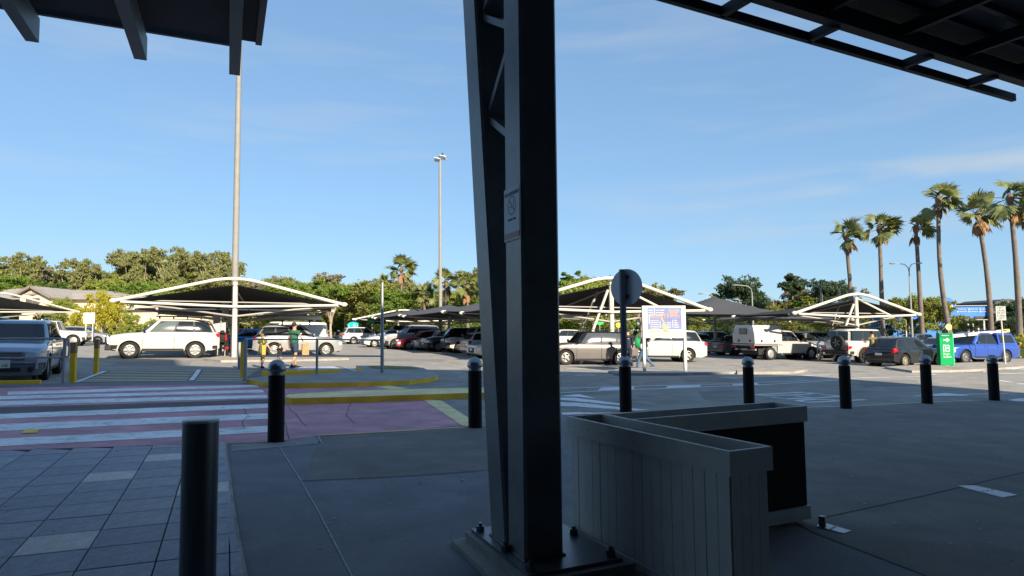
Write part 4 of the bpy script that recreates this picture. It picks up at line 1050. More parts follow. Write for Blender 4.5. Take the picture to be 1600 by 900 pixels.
    if typ == 'van': doors = [(.55, xf-Ra-.06), (-1.2, .52)]
    for sgn in (1, -1):
        fn = B_side(sgn)
        for (a, b) in doors:
            if b-a < .3: continue
            mb = MB(); mb.patch(fn, a-.010, b+.010, lambda x: arch(x)-.012, lambda x: zt(x)-.065, 10, 5, .0035); mb.build('door_gap', trim, th)
            mb = MB(); mb.patch(fn, a+.004, b-.004, arch, lambda x: zt(x)-.075, 10, 6, .010); dr = mb.build('door', pm if not lower else pm, th, 40)
            mb = MB(); zc = belt-.16; mb.patch(fn, a+.10, a+.27, zc, zc+.032, 3, 1, .045); mb.build('handle', pm, dr)
        mb = MB(); mb.patch(fn, max(xr+Ra+.03, S.get('cut', -9)+.05), xf-Ra-.03, gc+.0, gc+.09, 8, 1, .018); mb.build('sill_trim', trim, th)
        if S['flare']:
            for xw in ((xf, xr) if 'cut' not in S else (xf,)):
                def af(u, v, xw=xw, sgn=sgn):
                    x = xw+v*math.cos(u); z = wr+v*math.sin(u); return Vector((x, sgn*wx(x)*side(z), z)), Vector((0, sgn, 0))
                mb = MB(); mb.patch(af, -.10, PI+.10, Ra-.008, Ra+S['flare'], 14, 1, .025); mb.build('wheel_arch', flare_m or pm, th, 30)
        # mirror
        mx_, mz = A0-.22, belt+.10
        mb = MB(); mb.sphere((mx_+.02, sgn*(W/2+.09), mz), .11, 10, 7, (.55, .95, .75)); mb.box((mx_, sgn*(W/2-.02), mz-.05), (.06, .16, .04)); mb.build('mirror', trim if lower == 'dark' else pm, th, 50)
    # ends: perimeter param
    def perim(front):
        pts = [(L/2 if front else -L/2, 0.0)]
        x = L/2
        seq = [L/2-k*.02 for k in range(0, 60)]
        pts += [((x if front else -x), wx(x if front else -x)) for x in seq]
        ac = [0]
        for a, b in zip(pts, pts[1:]): ac.append(ac[-1]+math.hypot(b[0]-a[0], b[1]-a[1]))
        def fn(s, z):
            sg = 1 if s >= 0 else -1; s_ = abs(s)
            for i in range(len(ac)-1):
                if s_ <= ac[i+1]: t = (s_-ac[i])/(ac[i+1]-ac[i]); break
            x = pts[i][0]+(pts[i+1][0]-pts[i][0])*t; y = pts[i][1]+(pts[i+1][1]-pts[i][1])*t
            dx, dy = pts[i+1][0]-pts[i][0], pts[i+1][1]-pts[i][1]; l_ = math.hypot(dx, dy)
            nn = Vector((abs(dy)/l_*(1 if front else -1), sg*abs(dx)/l_, 0)) if i else Vector((1 if front else -1, 0, 0))
            return Vector((x, sg*y*side(z), z)), nn
        return fn
    pf, pr = perim(True), perim(False); w0 = wx(L/2); w1 = wx(-L/2)
    nz_ = nose-.14
    mb = MB(); mb.patch(pf, -w0*.62, w0*.62, nz_-.17, nz_-.01, 8, 2, .012); gr = mb.build('grille', trim, th)
    for k in range(3): mb = MB(); mb.patch(pf, -w0*.58, w0*.58, nz_-.15+k*.047, nz_-.128+k*.047, 6, 1, .024); mb.build('grille_bar', chrome if typ in ('suv', 'prado', 'boxy', 'ute') else trim, gr)
    for sg in (1, -1):
        mb = MB(); mb.patch(pf, sg*w0*.64, sg*(w0*1.0+.22), nz_-.15, lambda s: nz_+.01+.03*(abs(s)-w0*.6), 8, 2, .012); mb.build('headlight', head, th, 40)
        mb = MB(); mb.patch(pf, sg*w0*.66, sg*w0*.88, gc+.18, gc+.28, 3, 2, .014); mb.build('fog_light', head if typ != 'boxy' else trim, th)
        tz0, tz1 = (belt-.27, belt-.04) if typ not in ('boxy', 'van', 'sedan') else ((gc+.32, gc+.52) if typ == 'boxy' else (belt-.32, belt-.08))
        if typ == 'sedan': mb = MB(); mb.patch(pr, sg*w1*.45, sg*(w1+.28), tz0+.12, tz1, 8, 2, .012)
        else: mb = MB(); mb.patch(pr, sg*w1*.84, sg*(w1+.20), lambda s: tz0+.10*max(0, (abs(s)-w1)/.2), lambda s: tz1, 6, 2, .012)
        if 'cut' not in S: mb.build('tail_light', tail_red, th, 40)
    mb = MB(); mb.patch(pf, -w0*.6, w0*.6, gc+.12, gc+.26, 6, 2, .010); mb.build('lower_intake', trim, th)
    mb = MB(); mb.patch(pr, -w1*.95, w1*.95, gc+.11, gc+.30, 8, 2, .016); 'cut' in S or mb.build('rear_bumper', trim if (lower or typ in ('boxy', 'prado', 'ute')) else pm, th)
    if lower:
        mb = MB(); mb.patch(pf, -(w0+.50), w0+.50, gc+.07, gc+.26, 14, 2, .018); mb.build('front_cladding', trim, th, 40)
        'cut' in S or (lambda m_: (m_.patch(pr, -(w1+.35), w1+.35, gc+.07, gc+.24, 12, 2, .018), m_.build('rear_cladding', trim, th, 40)))(MB())
    if typ in ('ute', 'prado'):
        for sgn in (1, -1): mb = MB(); mb.tube([(xr+Ra+.02, sgn*(W/2+.02), gc+.02), (xr+Ra+.2, sgn*(W/2+.08), gc-.02), (xf-Ra-.2, sgn*(W/2+.08), gc-.02), (xf-Ra-.02, sgn*(W/2+.02), gc+.02)], .035, 8); mb.build('side_step', chrome if typ == 'ute' else trim, th, 40)
    mb = MB(); mb.box((L/2+.025, 0, gc+.30), (.012, .37, .11)); mb.build('number_plate', plate_m, th)
    mb = MB(); mb.box((-L/2-.022, 0, gc+.42), (.012, .37, .11)); 'cut' in S or mb.build('number_plate', plate_m, th)
    mb = MB(); mb.patch(pr, -w1*.90, w1*.90, belt-.10, belt-.088, 6, 1, .006); mb.patch(pr, -w1*.90, w1*.90, gc+.36, gc+.37, 6, 1, .006); 'cut' in S or mb.build('tailgate_seam', trim, th)
    for xw in (xf, xr):
        for sgn in (1, -1): wheel_set(th, xw, sgn, wr, .22, W, rim, rimm or alloy, far)
    if rack:
        x0, x1 = rack; zt_ = H+.03
        if typ in ('suv', 'mini', 'hatch') :
            for sgn in (1, -1): mb = MB(); mb.tube([(x0, sgn*wt_*.86, zt_-.04), (x0+.12, sgn*wt_*.86, zt_+.02), (x1-.12, sgn*wt_*.86, zt_+.02), (x1, sgn*wt_*.86, zt_-.04)], .018, 6); mb.build('roof_rail', chrome if typ != 'mini' else trim, th)
        else:
            mb = MB(); mb.box(((x0+x1)/2, 0, zt_+.09), (x1-x0, wt_*1.9, .045))
            for k in range(4):
                for sgn in (1, -1): mb.box((x0+.15+(x1-x0-.3)*k/3, sgn*wt_*.85, zt_+.03), (.05, .03, .13))
            mb.build('roof_rack', trim, th)
    th['_L'] = 0; del th['_L']
    if extras: extras(th, S, dict(pm=pm, wx=wx, zt=zt, side=side, pf=pf, pr=pr, xf=xf, xr=xr, w0=w0, w1=w1, perim=perim, gc=gc, belt=belt))
    return th
def tb(th, nm, pts, r, m_, n=8): mb = MB(); mb.tube(pts, r, n); return mb.build(nm, m_, th, 40)

P_w = paint('white', (0.50, 0.49, 0.465), 0.0); P_w2 = paint('pearl', (0.44, 0.44, 0.43), 0.0)
P_sil = paint('silver', (0.36, 0.37, 0.38), 0.4); P_tsil = paint('silverblue', (0.30, 0.36, 0.46), 0.5)
P_gry = paint('grey', (0.10, 0.105, 0.115), 0.4); P_dk = paint('black', (0.006, 0.007, 0.010), 0.0, 0.2)
P_mini = paint('warmgrey', (0.20, 0.18, 0.17), 0.35); P_blue = paint('blue', (0.035, 0.10, 0.46), 0.4)
P_navy = paint('navy', (0.02, 0.035, 0.075), 0.4); P_red = paint('red', (0.42, 0.012, 0.02), 0.2); P_mbl = paint('midblue', (0.06, 0.12, 0.24), 0.4)
P_sky = paint('skyblue', (0.02, 0.22, 0.62), 0.3); P_stone = paint('stone', (0.30, 0.30, 0.31), 0.4)

def ex_prado(th, S, k):
    L = S['L']
    tb(th, 'bull_bar', [(L/2-.10, -.80, .62), (L/2+.12, -.72, .60), (L/2+.14, 0, .60), (L/2+.12, .72, .60), (L/2-.10, .80, .62)], .045, trim)
    for sg in (1, -1): tb(th, 'bull_bar_loop', [(L/2+.10, sg*.45, .55), (L/2+.16, sg*.50, .85), (L/2+.12, sg*.62, 1.08), (L/2+.05, sg*.78, 1.05), (L/2+.0, sg*.86, .72)], .038, chrome)
    tb(th, 'bull_bar_loop', [(L/2+.16, -.5, 1.0), (L/2+.17, .5, 1.0)], .035, chrome)
    mb = MB(); mb.box((L/2+.02, 0, .50), (.26, 1.7, .20)); mb.build('bar_base', trim, th)
    mb = MB(); mb.lathe([(.37, -.1), (.39, -.06), (.39, .06), (.37, .1), (.22, .1)], 28, (-L/2-.17, -.22, 1.02), 'X'); mb.build('spare_wheel', rubber, th, 40)
    for z in (.52, .62, .8): tb(th, 'bike_carrier', [(-L/2-.05, .1, z), (-L/2-.55, .45, z+.06), (-L/2-.62, -.4, z)], .03, steel)
    tb(th, 'bike_carrier', [(-L/2-.35, 0, .45), (-L/2-.40, 0, 1.9), (-L/2-.2, .1, 2.1)], .035, trim)
    mb = MB(); mb.box((-L/2-.42, .3, .50), (.22, .5, .12)); mb.box((-L/2-.30, .55, 1.05), (.08, .2, .3)); mb.build('tail_light_board', tail_red, th)
    mb = MB(); mb.box((.95, 0, 1.16), (.55, .55, .07)); mb.build('hood_scoop', k['pm'], th)
def ex_terr(th, S, k):
    L = S['L']; w0 = k['w0']
    mb = MB(); mb.patch(k['pf'], -(w0+.30), w0+.30, .20, .50, 12, 2, .02); mb.build('lower_bumper', mat('bumper_grey', (0.10, 0.11, 0.125), .6), th, 30)
    for sg in (1, -1): mb = MB(); mb.lathe([(.075, .0), (.075, .03), (.05, .035)], 16, (L/2+.0, sg*w0*.82, .36), 'X'); mb.build('fog_light', trim, th)
    mb = MB(); mb.patch(k['pf'], -w0*.56, w0*.56, .30, .42, 6, 2, .028); mb.build('lower_intake', trim, th)
    mb = MB(); mb.box((L/2+.042, 0, .47), (.012, .37, .12)); mb.build('number_plate', plate_m, th)
    decal_text('HB', .11, ink, th, face_M(Vector((L/2+.050, .07, .47)), Vector((0, 1, 0))))
    mb = MB(); mb.patch(k['pf'], -w0*.60, w0*.60, .64, .84, 8, 2, .020); mb.build('chrome_grille', chrome, th, 40)
    for q in range(3): mb = MB(); mb.patch(k['pf'], -w0*.56, w0*.56, .660+q*.058, .692+q*.058, 6, 1, .026); mb.build('grille_slot', trim, th)
def ex_boxy(th, S, k):
    L = S['L']
    mb = MB(); mb.lathe([(.20, -.11), (.39, -.11), (.42, -.07), (.42, .07), (.39, .11), (.25, .09)], 30, (-L/2-.16, -.25, 1.12), 'X'); sp = mb.build('spare_wheel', rubber, th, 35)
    mb = MB()
    for q in range(5):
        t = q*2*PI/5; mb.bar((-L/2-.25, -.25+.04*math.cos(t), 1.12+.04*math.sin(t)), (-L/2-.24, -.25+.23*math.cos(t), 1.12+.23*math.sin(t)), .07, .03)
    mb.build('rim', alloy, sp)
    for q in range(4): tb(th, 'roof_bar', [(-1.1+q*.55, -.78, 2.0), (-1.1+q*.55, .78, 2.0)], .025, trim)
    mb = MB(); mb.box((-1.55, .28, 2.06), (1.5, 1.0, .07)); mb.build('awning_case', trim, th)
    mb = MB(); mb.box((-L/2-.12, 0, .62), (.16, 1.6, .12)); mb.box((-L/2-.2, .1, .5), (.2, .12, .1)); mb.build('rear_bar', trim, th)
    tb(th, 'snorkel', [(1.1, -.93, 1.2), (.72, -.94, 1.35), (.45, -.90, 1.98)], .04, trim)
def ex_ladder(th, S, k):
    for q in range(4): tb(th, 'roof_bar', [(-1.9+q*.85, -.66, 1.93), (-1.9+q*.85, .66, 1.93)], .025, trim)
    mb = MB()
    # canopy on the tub
    bx0, bx1 = -L_ute/2+.08, -1.02
    vs = [(bx0, -.80, 1.10), (bx1, -.82, 1.10), (bx1, .82, 1.10), (bx0, .80, 1.10), (bx0+.30, -.66, 1.76), (bx1, -.68, 1.80), (bx1, .68, 1.80), (bx0+.30, .66, 1.76)]
    mb.add(vs, [(0, 1, 5, 4), (1, 2, 6, 5), (2, 3, 7, 6), (3, 0, 4, 7), (4, 5, 6, 7)]); mb.build('canopy', k['pm'], th)
    for sg in (1, -1):
        mb = MB(); mb.add([(bx0+.22, sg*.785, 1.20), (bx1-.12, sg*.800, 1.20), (bx1-.12, sg*.712, 1.68), (bx0+.38, sg*.70, 1.66)], [(0, 1, 2, 3)]); mb.build('canopy_window', glass_m, th)
    mb = MB()
    for q in range(3): mb.bar((.85-.10, -.5+q*.5, 1.29), (.28, -.45+q*.45, 1.80), .05, .03)
    mb.build('windscreen_strip', chrome, th)
    mb = MB(); mb.bar((L_ute/2+.03, -.62, .55), (L_ute/2+.03, -.40, .90), .05, .05); mb.bar((L_ute/2+.03, .62, .55), (L_ute/2+.03, .40, .90), .05, .05); mb.build('grille_surround', chrome, th)
L_ute = TY['ute']['L']
def ex_uteblk(th, S, k):
    L = S['L']; w0 = k['w0']
    mb = MB(); mb.patch(k['pf'], -(w0+.2), w0+.2, .34, .72, 10, 2, .05); mb.build('steel_bar', trim, th, 40)
    tb(th, 'bar_hoop', [(L/2+.08, -.5, .7), (L/2+.10, -.45, 1.05), (L/2+.10, .45, 1.05), (L/2+.08, .5, .7)], .03, trim)
    tb(th, 'sports_bar', [(-1.15, -.75, 1.1), (-1.1, -.6, 1.75), (-1.1, .6, 1.75), (-1.15, .75, 1.1)], .04, trim)
def ex_frontdark(th, S, k):
    mb = MB(); mb.patch(k['pf'], -(k['w0']+.35), k['w0']+.35, .30, .66, 10, 2, .03); mb.build('lower_bumper', trim, th, 40)

car(None, None, 0, 'suv', P_tsil, 'silver blue four wheel drive facing the viewer behind the left handrail', 'car', world=(0, 0), rack=(-1.9, .1), rim='multi', rimm=alloy, lower='dark', extras=ex_terr)
terr = bpy.data.objects['parked_car']; Fa = math.radians(-61); Ff = Vector((math.cos(Fa), math.sin(Fa), 0)); Lf = Vector((-Ff.y, Ff.x, 0))
cc = Vector((-13.05, 17.9, 0))-Ff*(4.75/2)-Lf*(1.87/2); terr.location = (cc.x, cc.y, gz(cc.x))
q = Vector((0, 0, 1)).rotation_difference(Vector((SL, 0, 1)).normalized()); terr.rotation_quaternion = q @ Matrix.Rotation(Fa, 4, 'Z').to_quaternion()
car(258, 560, 207, 'prado', P_w, 'white four wheel drive with bull bar side on under the left shade sail', rim='six', rack=(-1.7, .5), extras=ex_prado, lower='dark', win=(2,))
car(466, 557, 22, 'suv', P_sil, 'silver family car side on directly behind the walking man and children', rim='multi', rack=(-1.8, .2))
car(455, 549, 202, 'van', P_w, 'white van behind the silver family car')
car(384, 549, 205, 'hatch', P_sky, 'bright blue car mostly hidden behind the left light pole')
car(76, 541, 20, 'boxy', P_w2, 'cream boxy four wheel drive beyond the silver four wheel drive, far left', rim='steel', lower='dark')
car(126, 538.5, 10, 'hatch', P_sil, 'small silver car nosing out beside the cream four wheel drive, far left')
row = [
 (572, 538, 28, 'suv', P_w, 'white car at the far end of the centre row, tail to the left', {}),
 (622, 541, 203, 'boxy', P_dk, 'black square car behind the tall slim post in the centre row', {}),
 (608, 543, 206, 'hatch', P_w2, 'low white car behind the handrail end in the centre row', {}),
 (648, 546, 204, 'prado', P_sil, 'pale silver four wheel drive with roof rack and dark bumper in the centre row', dict(rack=(-1.7, .4), extras=ex_frontdark)),
 (664, 547, 204, 'hatch', P_red, 'red hatchback in the centre row', {}),
 (692, 548, 204, 'hatch', P_sil, 'silver blue small car just right of the red hatchback', {}),
 (716, 550, 203, 'suv', P_navy, 'dark navy car between the silver small car and white utility', dict(extras=ex_frontdark)),
 (757, 552, 204, 'ute', P_w, 'white utility with black steel bumper and black wheels in the centre row', dict(extras=ex_uteblk, rim='six', rimm=rim_dark)),
 (782, 556, 24, 'hatch', P_w, 'white hatchback tail on, partly hidden by the steel column', {}),
 (800, 561, 204, 'hatch', P_w2, 'white car nose peeping out left of the steel column', {}),
]
for (px, py, hd, ty, pm_, lab, kw) in row: car(px, py, hd, ty, pm_, lab, group='cars parked in the centre row', **kw)
car(928, 570.5, 190, 'mini', P_mini, 'warm grey compact four wheel drive with black roof just right of the column', rim='five', roofm=P_dk, flare_m=P_mini, rack=(-1.6, .4), lower='dark', winm=mat('grey_glass', (0.06, 0.07, 0.075), .06, spec=.9), name='moving_car')
car(1038, 566, 186, 'suv', P_w, 'white four wheel drive car driving behind the poster board', rim='five', name='moving_car')
car(1110, 548.5, 200, 'suv', P_gry, 'dark grey four wheel drive behind and right of the white moving car')
car(1083, 552, 200, 'hatch', P_stone, 'silver grey hatchback half hidden behind the white moving car')
car(1172, 556, 22, 'sedan', P_gry, 'grey sedan parked tail on under the pyramid sail', rim='five', rimm=rim_dark)
car(880, 545, 205, 'suv', P_w, 'white car far behind the warm grey compact, bonnet side')
car(1148, 533, 200, 'hatch', P_stone, 'distant grey car behind the sedan, left one', far=True)
car(1180, 534, 200, 'hatch', P_red, 'distant dark red car behind the sedan, right one', far=True)
car(1298, 561, 22, 'suv', P_stone, 'grey car between the tray box utility and the white four wheel drive')
# tray utility with white box
def ex_tray(th, S, k):
    L = S['L']
    y = .93; z0, z1 = .98, 2.08; x0, x1 = -2.72, -.62
    for z in (.86,): 
        mb = MB(); mb.box(((x0+x1)/2, 0, .90), (x1-x0+.1, 1.9, .08)); mb.build('tray_deck', galv, th)
        mb = MB(); [mb.box((-1.6, sg*.42, .66), (2.3, .09, .16)) for sg in (1, -1)]; mb.box((-1.87, 0, .41), (.12, 1.5, .12)); mb.build('chassis_rail', trim, th)
    mb = MB()
    vs = [(x0+.02, -y, z0), (x1, -y, z0), (x1, y, z0), (x0+.02, y, z0), (x0-.02, -y, z0+.55), (x1, -y, z0+.55), (x1, y, z0+.55), (x0-.02, y, z0+.55), (x0+.02, -y+.20, z1), (x1, -y+.20, z1), (x1, y-.20, z1), (x0+.02, y-.20, z1)]
    mb.add(vs, [(0, 1, 2, 3), (0, 4, 5, 1), (1, 5, 6, 2), (2, 6, 7, 3), (3, 7, 4, 0), (4, 8, 9, 5), (5, 9, 10, 6), (6, 10, 11, 7), (7, 11, 8, 4), (8, 11, 10, 9)]); mb.build('service_box', P_w, th)
    mb = MB(); mb.box((x0-.03, 0, z0+.72), (.04, .62, .34)); mb.build('rear_window', trim, th)
    mb = MB(); mb.box((x0-.045, 0, z0+.72), (.02, .54, .27)); mb.build('window_glass', mat('box_window', (0.22, 0.21, 0.18), .2), th)
    for yy in (-.55, .4): mb = MB(); mb.box((x0-.02, yy, z0+.16), (.04, .09, .12)); mb.build('latch', trim, th)
    for xx in (-2.2, -1.2): mb = MB(); mb.box((xx, -y-.015, z0+.16), (.10, .04, .12)); mb.build('latch', trim, th)
    mb = MB(); mb.box((x0+.15, 0, .62), (.12, 1.7, .1)); mb.build('rear_bar', galv, th); mb = MB(); mb.box((-1.1, -.86, .66), (.5, .05, .34)); mb.build('under_tray_box', galv, th)
    for sg in (1, -1): mb = MB(); mb.box((x0-.02, sg*.75, .78), (.06, .3, .10)); mb.build('tail_light', tail_red, th)
TY['trayute'] = dict(TY['ute']); TY['trayute'].update(L=4.1, wb=3.2, fo=.80, cow=.95, A1=.45, R0=-.60, R1=-.55)
def tray(px, py, hd, pm_, lab):
    # cab-chassis: front body short, rear axle under the tray
    S = dict(TY['ute']); S.update(L=5.3)
    S['cut'] = -.62; TY['cabute'] = S; th = car(px, py, hd, 'cabute', pm_, lab, 'utility', extras=ex_tray, rim='steel', rimm=galv, lower='dark'); return th
tray(1233, 562.5, 22, P_w2, 'white utility with large white service box on its tray')
car(1372, 567, 24, 'boxy', P_w, 'white boxy four wheel drive with spare wheel on the rear and roof rack', rim='six', rimm=rim_dark, extras=ex_boxy, lower='dark', flare_m=mat('flare_beige', (0.40, 0.36, 0.30), .6))
car(1440, 573.5, 26, 'hatch', P_dk, 'black hatchback seen from behind next to the green sign', rim='multi', rimm=mat('gold_rim', (0.5, 0.45, 0.36), .4, .5))
car(1400, 549, 20, 'sedan', P_w, 'white car roof showing behind the black hatchback')
car(1438, 550, 200, 'suv', P_mbl, 'mid blue car behind the black hatchback')
car(1484, 562, 200, 'hatch', P_sil, 'silver car behind the green sign')
car(1543, 568.5, 198, 'ute', P_blue, 'bright blue dual cab utility with canopy and a long white pipe on the roof', 'utility', rim='multi', extras=ex_ladder)
a = AT(1483, 525.5, 36.0); b = AT(1575, 516.5, 38.5); th = thing('long_white_tube', 'long white pipe carrier tied on the roof bars of the blue utility', 'pipe', a)
mb = MB(); mb.bar(Vector((0, 0, 0)), (b-a)*.90, .17, .17); mb.build('pipe', canopy_white, th); mb = MB(); mb.bar((b-a)*.90, (b-a), .19, .19); mb.build('end_cap', mat('cap_yellow', (0.65, 0.45, 0.15), .5), th)
a = AT(430, 496.2, 36.4); b = AT(501, 496.2, 38.6); th = thing('long_white_tube', 'long white sail edge beam showing above the white van roof', 'pipe', a)  # sunlit stretch of a sail edge beam, set above the van
mb = MB(); mb.tube([Vector((0, 0, 0)), (b-a)*.06, b-a], [.05, .16, .16], 10); mb.build('tube', canopy_white, th, 40)
for t in (.15, .75): mb = MB(); mb.bar((b-a)*t-Vector((0, 0, .45)), (b-a)*t, .06, .06); mb.build('bracket', trim, th)

# ------------------------------------------------------------------ poster board, green sign, lane sign, small signs
bl = G(1008, 580, .1); br = G(1072, 581, .1)
Yb = (bl.y+br.y)/2; bl = AT(1007, 579, Yb-.15); br = AT(1071, 580, Yb+.15)
bd = thing('poster_board', 'white framed poster board on two posts with purple poster and pointing hand', 'billboard', bl)
X_ = Vector((br.x-bl.x, br.y-bl.y, 0)); Wb = X_.length; ztop = AT(1007, 478, Yb).z-bl.z; zlow = AT(1007, 528, Yb).z-bl.z
for k, q in enumerate((Vector((0, 0, 0)), X_)):
    mb = MB(); mb.box(q+Vector((0, 0, ztop/2-.05)), (.10, .10, ztop+.1), math.atan2(X_.y, X_.x)); mb.build('post', mat('frame_white', (0.58, 0.57, 0.54), .45), bd)
Mb = face_M(X_/2+Vector((0, 0, (ztop+zlow)/2))+Vector((0.02, -.06, 0)), X_)
hb = ztop-zlow
def on_board(nm, cx, cy, w, h, m, d=.0): mb = MB(); mb.box((cx, cy, d), (w, h, .006)); o = mb.build(nm, m, bd); o.matrix_local = Mb; return o
mb = MB(); mb.box((0, 0, -.03), (Wb-.08, hb, .06)); o = mb.build('panel', MATS['frame_white'], bd); o.matrix_local = Mb
iw, ih = Wb-.28, hb*.68; cy = hb*.10
purple = mat('poster_purple', (0.17, 0.135, 0.32), .6, col2=(0.15, 0.27, 0.42), scale=.9)
on_board('poster', 0, cy, iw, ih, purple, .004)
on_board('poster_footer', 0, -hb*.38, iw, hb*.16, mat('poster_footer', (0.46, 0.43, 0.40), .5), .004)
on_board('footer_line', -iw*.22, -hb*.285, iw*.5, .03, mat('poster_orange', (0.70, 0.30, 0.15), .5), .010)
wt = mat('print_white', (0.45, 0.46, 0.52), .5); pk = mat('print_peach', (0.55, 0.30, 0.20), .5); cyn = mat('print_cyan', (0.18, 0.40, 0.5), .5)
mb = MB(); random.seed(21)
def textrow(mb, x0, x1, y, h, z=.0085):
    x = x0
    while x < x1:
        w = random.uniform(.02, .05); w = min(w, x1-x); mb.box((x+w/2, y, z), (w, h*random.uniform(.7, 1), .002)); x += w+.012
for q in range(3): textrow(mb, -iw*.47, -iw*.34, cy+ih*(.38-q*.11), .05); textrow(mb, -iw*.26, iw*(.0-.02*q), cy+ih*(.38-q*.11), .05)
for q in range(5): textrow(mb, -iw*.42, -iw*.18, cy+ih*(-.10-q*.085), .04)
for q in range(3): textrow(mb, iw*.06, iw*.19, cy+ih*(-.20-q*.10), .05)
for q in range(4): textrow(mb, iw*.28, iw*(.36+q*.02), cy+ih*(-.10-q*.10), .055)
for (x, y, h) in ((-iw*.30, cy+ih*.31, ih*.30), (-iw*.46, cy-ih*.05, ih*.40), (-iw*.14, cy-ih*.27, ih*.32), (iw*.235, cy-ih*.24, ih*.36)): mb.box((x, y, .009), (.03, h, .003))
o = mb.build('poster_print', wt, bd); o.matrix_local = Mb
decal_text('ANXIETY', .24, pk, bd, Mb @ Matrix.Translation((-iw*.16, cy+ih*.10, .011)), sx=.80)
mb = MB()
for q in range(4): textrow(mb, iw*(.13+.012*q), iw*(.42-.012*q), cy+ih*(.37-q*.085), .055)
o = mb.build('peach_print', pk, bd); o.matrix_local = Mb
mb = MB(); n = 30
for k in range(n):
    t = 2*PI*k/n; rx, ry = iw*.19, ih*.24; r = 1+.06*math.sin(7*t)
    mb.box((iw*.275+rx*r*math.cos(t), cy+ih*.24+ry*r*math.sin(t), .009), (.045, .018, .003), t+PI/2)
o = mb.build('speech_bubble', cyn, bd); o.matrix_local = Mb
mb = MB(); mb.poly([Vector((a*iw, cy+b*ih, .013)) for a, b in ((-.115, .03), (-.075, .035), (-.02, -.14), (.02, -.26), (.09, -.44), (.13, -.62), (.01, -.62), (-.06, -.46), (-.10, -.38), (-.085, -.27), (-.045, -.20), (-.10, -.05))])
o = mb.build('hand_print', mat('print_hand', (0.50, 0.33, 0.24), .5), bd); o.matrix_local = Mb

p = G(1481, 571, .1); gs = thing('pickup_sign', 'bright green upright pick up sign with white arrow beside the black hatchback', 'sign', p)
hd_ = math.radians(12); w_, h_ = .78, 1.62
ghd = mat('sign_green', (0.0, 0.28, 0.085), .35); gdk = mat('sign_green_dark', (0.0, 0.16, 0.06), .4); ged = mat('sign_green_edge', (0.05, 0.55, 0.25), .4)
xg = Vector((math.cos(hd_), math.sin(hd_), 0)); Mg = face_M(Vector((0, 0, h_/2)) , xg)
def gpart(nm, verts_fn, m): mb = MB(); verts_fn(mb); o = mb.build(nm, m, gs); o.matrix_local = Mg; return o
gpart('board', lambda b: b.box((-.02, 0, -.10), (w_, h_, .20)), ghd)
gpart('edge', lambda b: b.box((w_/2+.0, 0, -.10), (.045, h_+.01, .22)), ged)
gpart('header', lambda b: b.box((-.02, h_/2-.12, .002), (w_-.02, .20, .006)), gdk)
gpart('foot', lambda b: (b.box((-.25, -h_/2+.01, -.1), (.12, .03, .45)), b.box((.22, -h_/2+.01, -.1), (.12, .03, .45))), ghd)
gw = mat('sign_print_white', (0.75, 0.78, 0.75), .5)
def arrow(b):
    b.box((-.07, .46, .004), (.24, .05, .004)); b.add([(.01, .57, .006), (.18, .46, .006), (.01, .35, .006), (.01, .41, .006), (.08, .46, .006), (.01, .51, .006)], [(0, 1, 4, 5), (1, 2, 3, 4)])
gpart('arrow', arrow, gw)
def icon(b):
    b.box((-.20, .03, .004), (.04, .34, .004)); b.box((-.15, .20, .004), (.12, .04, .004)); b.box((.03, .19, .004), (.20, .035, .004))
    b.box((.03, .03, .004), (.26, .035, .004)); b.box((-.08, .09, .004), (.035, .15, .004)); b.box((.14, .09, .004), (.035, .15, .004)); b.box((.03, -.11, .004), (.20, .035, .004)); b.box((-.08, -.05, .004), (.035, .12, .004)); b.box((.14, -.05, .004), (.035, .12, .004)); b.box((.03, .09, .004), (.10, .03, .004))
gpart('car_icon', icon, gw)
decal_text('Woolworths', .085, gw, gs, Mg @ Matrix.Translation((-.06, h_/2-.12, .007)))
decal_text('Direct', .15, gw, gs, Mg @ Matrix.Translation((-.24, -.24, .007)), align='LEFT')
decal_text('to Boot', .15, gw, gs, Mg @ Matrix.Translation((-.24, -.38, .007)), align='LEFT')

p = G(1571, 569, .08); zt_ = AT(1566, 490, p.y).z-p.z
ls = thing('lane_sign', 'white rectangular lane sign on a leaning white pole in front of the blue utility', 'road sign', p)
mb = MB(); mb.tube([(0, 0, 0), (-.10, 0, zt_)], .035, 10); mb.build('pole', canopy_white, ls, 40)
q = Vector((-.10, -.05, zt_)); s_ = p.y/F_PX
Ml = face_M(q+Vector((-.02, 0, .02)), Vector((1, -.15, 0)).normalized())
mb = MB(); mb.box((0, 0, 0), (14*s_, 22*s_, .012)); o = mb.build('plate', mat('lane_plate', (0.40, 0.44, 0.42), .5), ls); o.matrix_local = Ml
for k, t_ in enumerate(('LEFT', 'LANE', 'MUST', 'TURN', 'LEFT')):
    decal_text(t_, .16, ink, ls, Ml @ Matrix.Translation((0, (2-k)*4.1*s_, .009)))
p = G(139, 535); th = thing('notice_sign', 'plain white notice board on two thin posts by the yellow green trees', 'sign', AT(139, 527, 52))
hh = AT(139, 489, 52).z-th.location.z
for x in (-.28, .28): mb = MB(); mb.tube([(x, 0, -.3), (x, 0, hh)], .04, 8); mb.build('post', canopy_white, th, 40)
mb = MB(); mb.box((0, -.05, hh-.42), (.92, .03, .90)); mb.build('board', MATS['frame_white'], th)
p = AT(1415, 500, 58); th = thing('warning_sign', 'yellow diamond warning sign on a white pole behind the black hatchback', 'road sign', (p.x, p.y, gz(p.x)))
z_ = AT(1415, 508, 58).z-th.location.z
mb = MB(); mb.tube([(0, 0, 0), (0, 0, z_+.4)], .05, 8); mb.build('pole', canopy_white, th, 40)
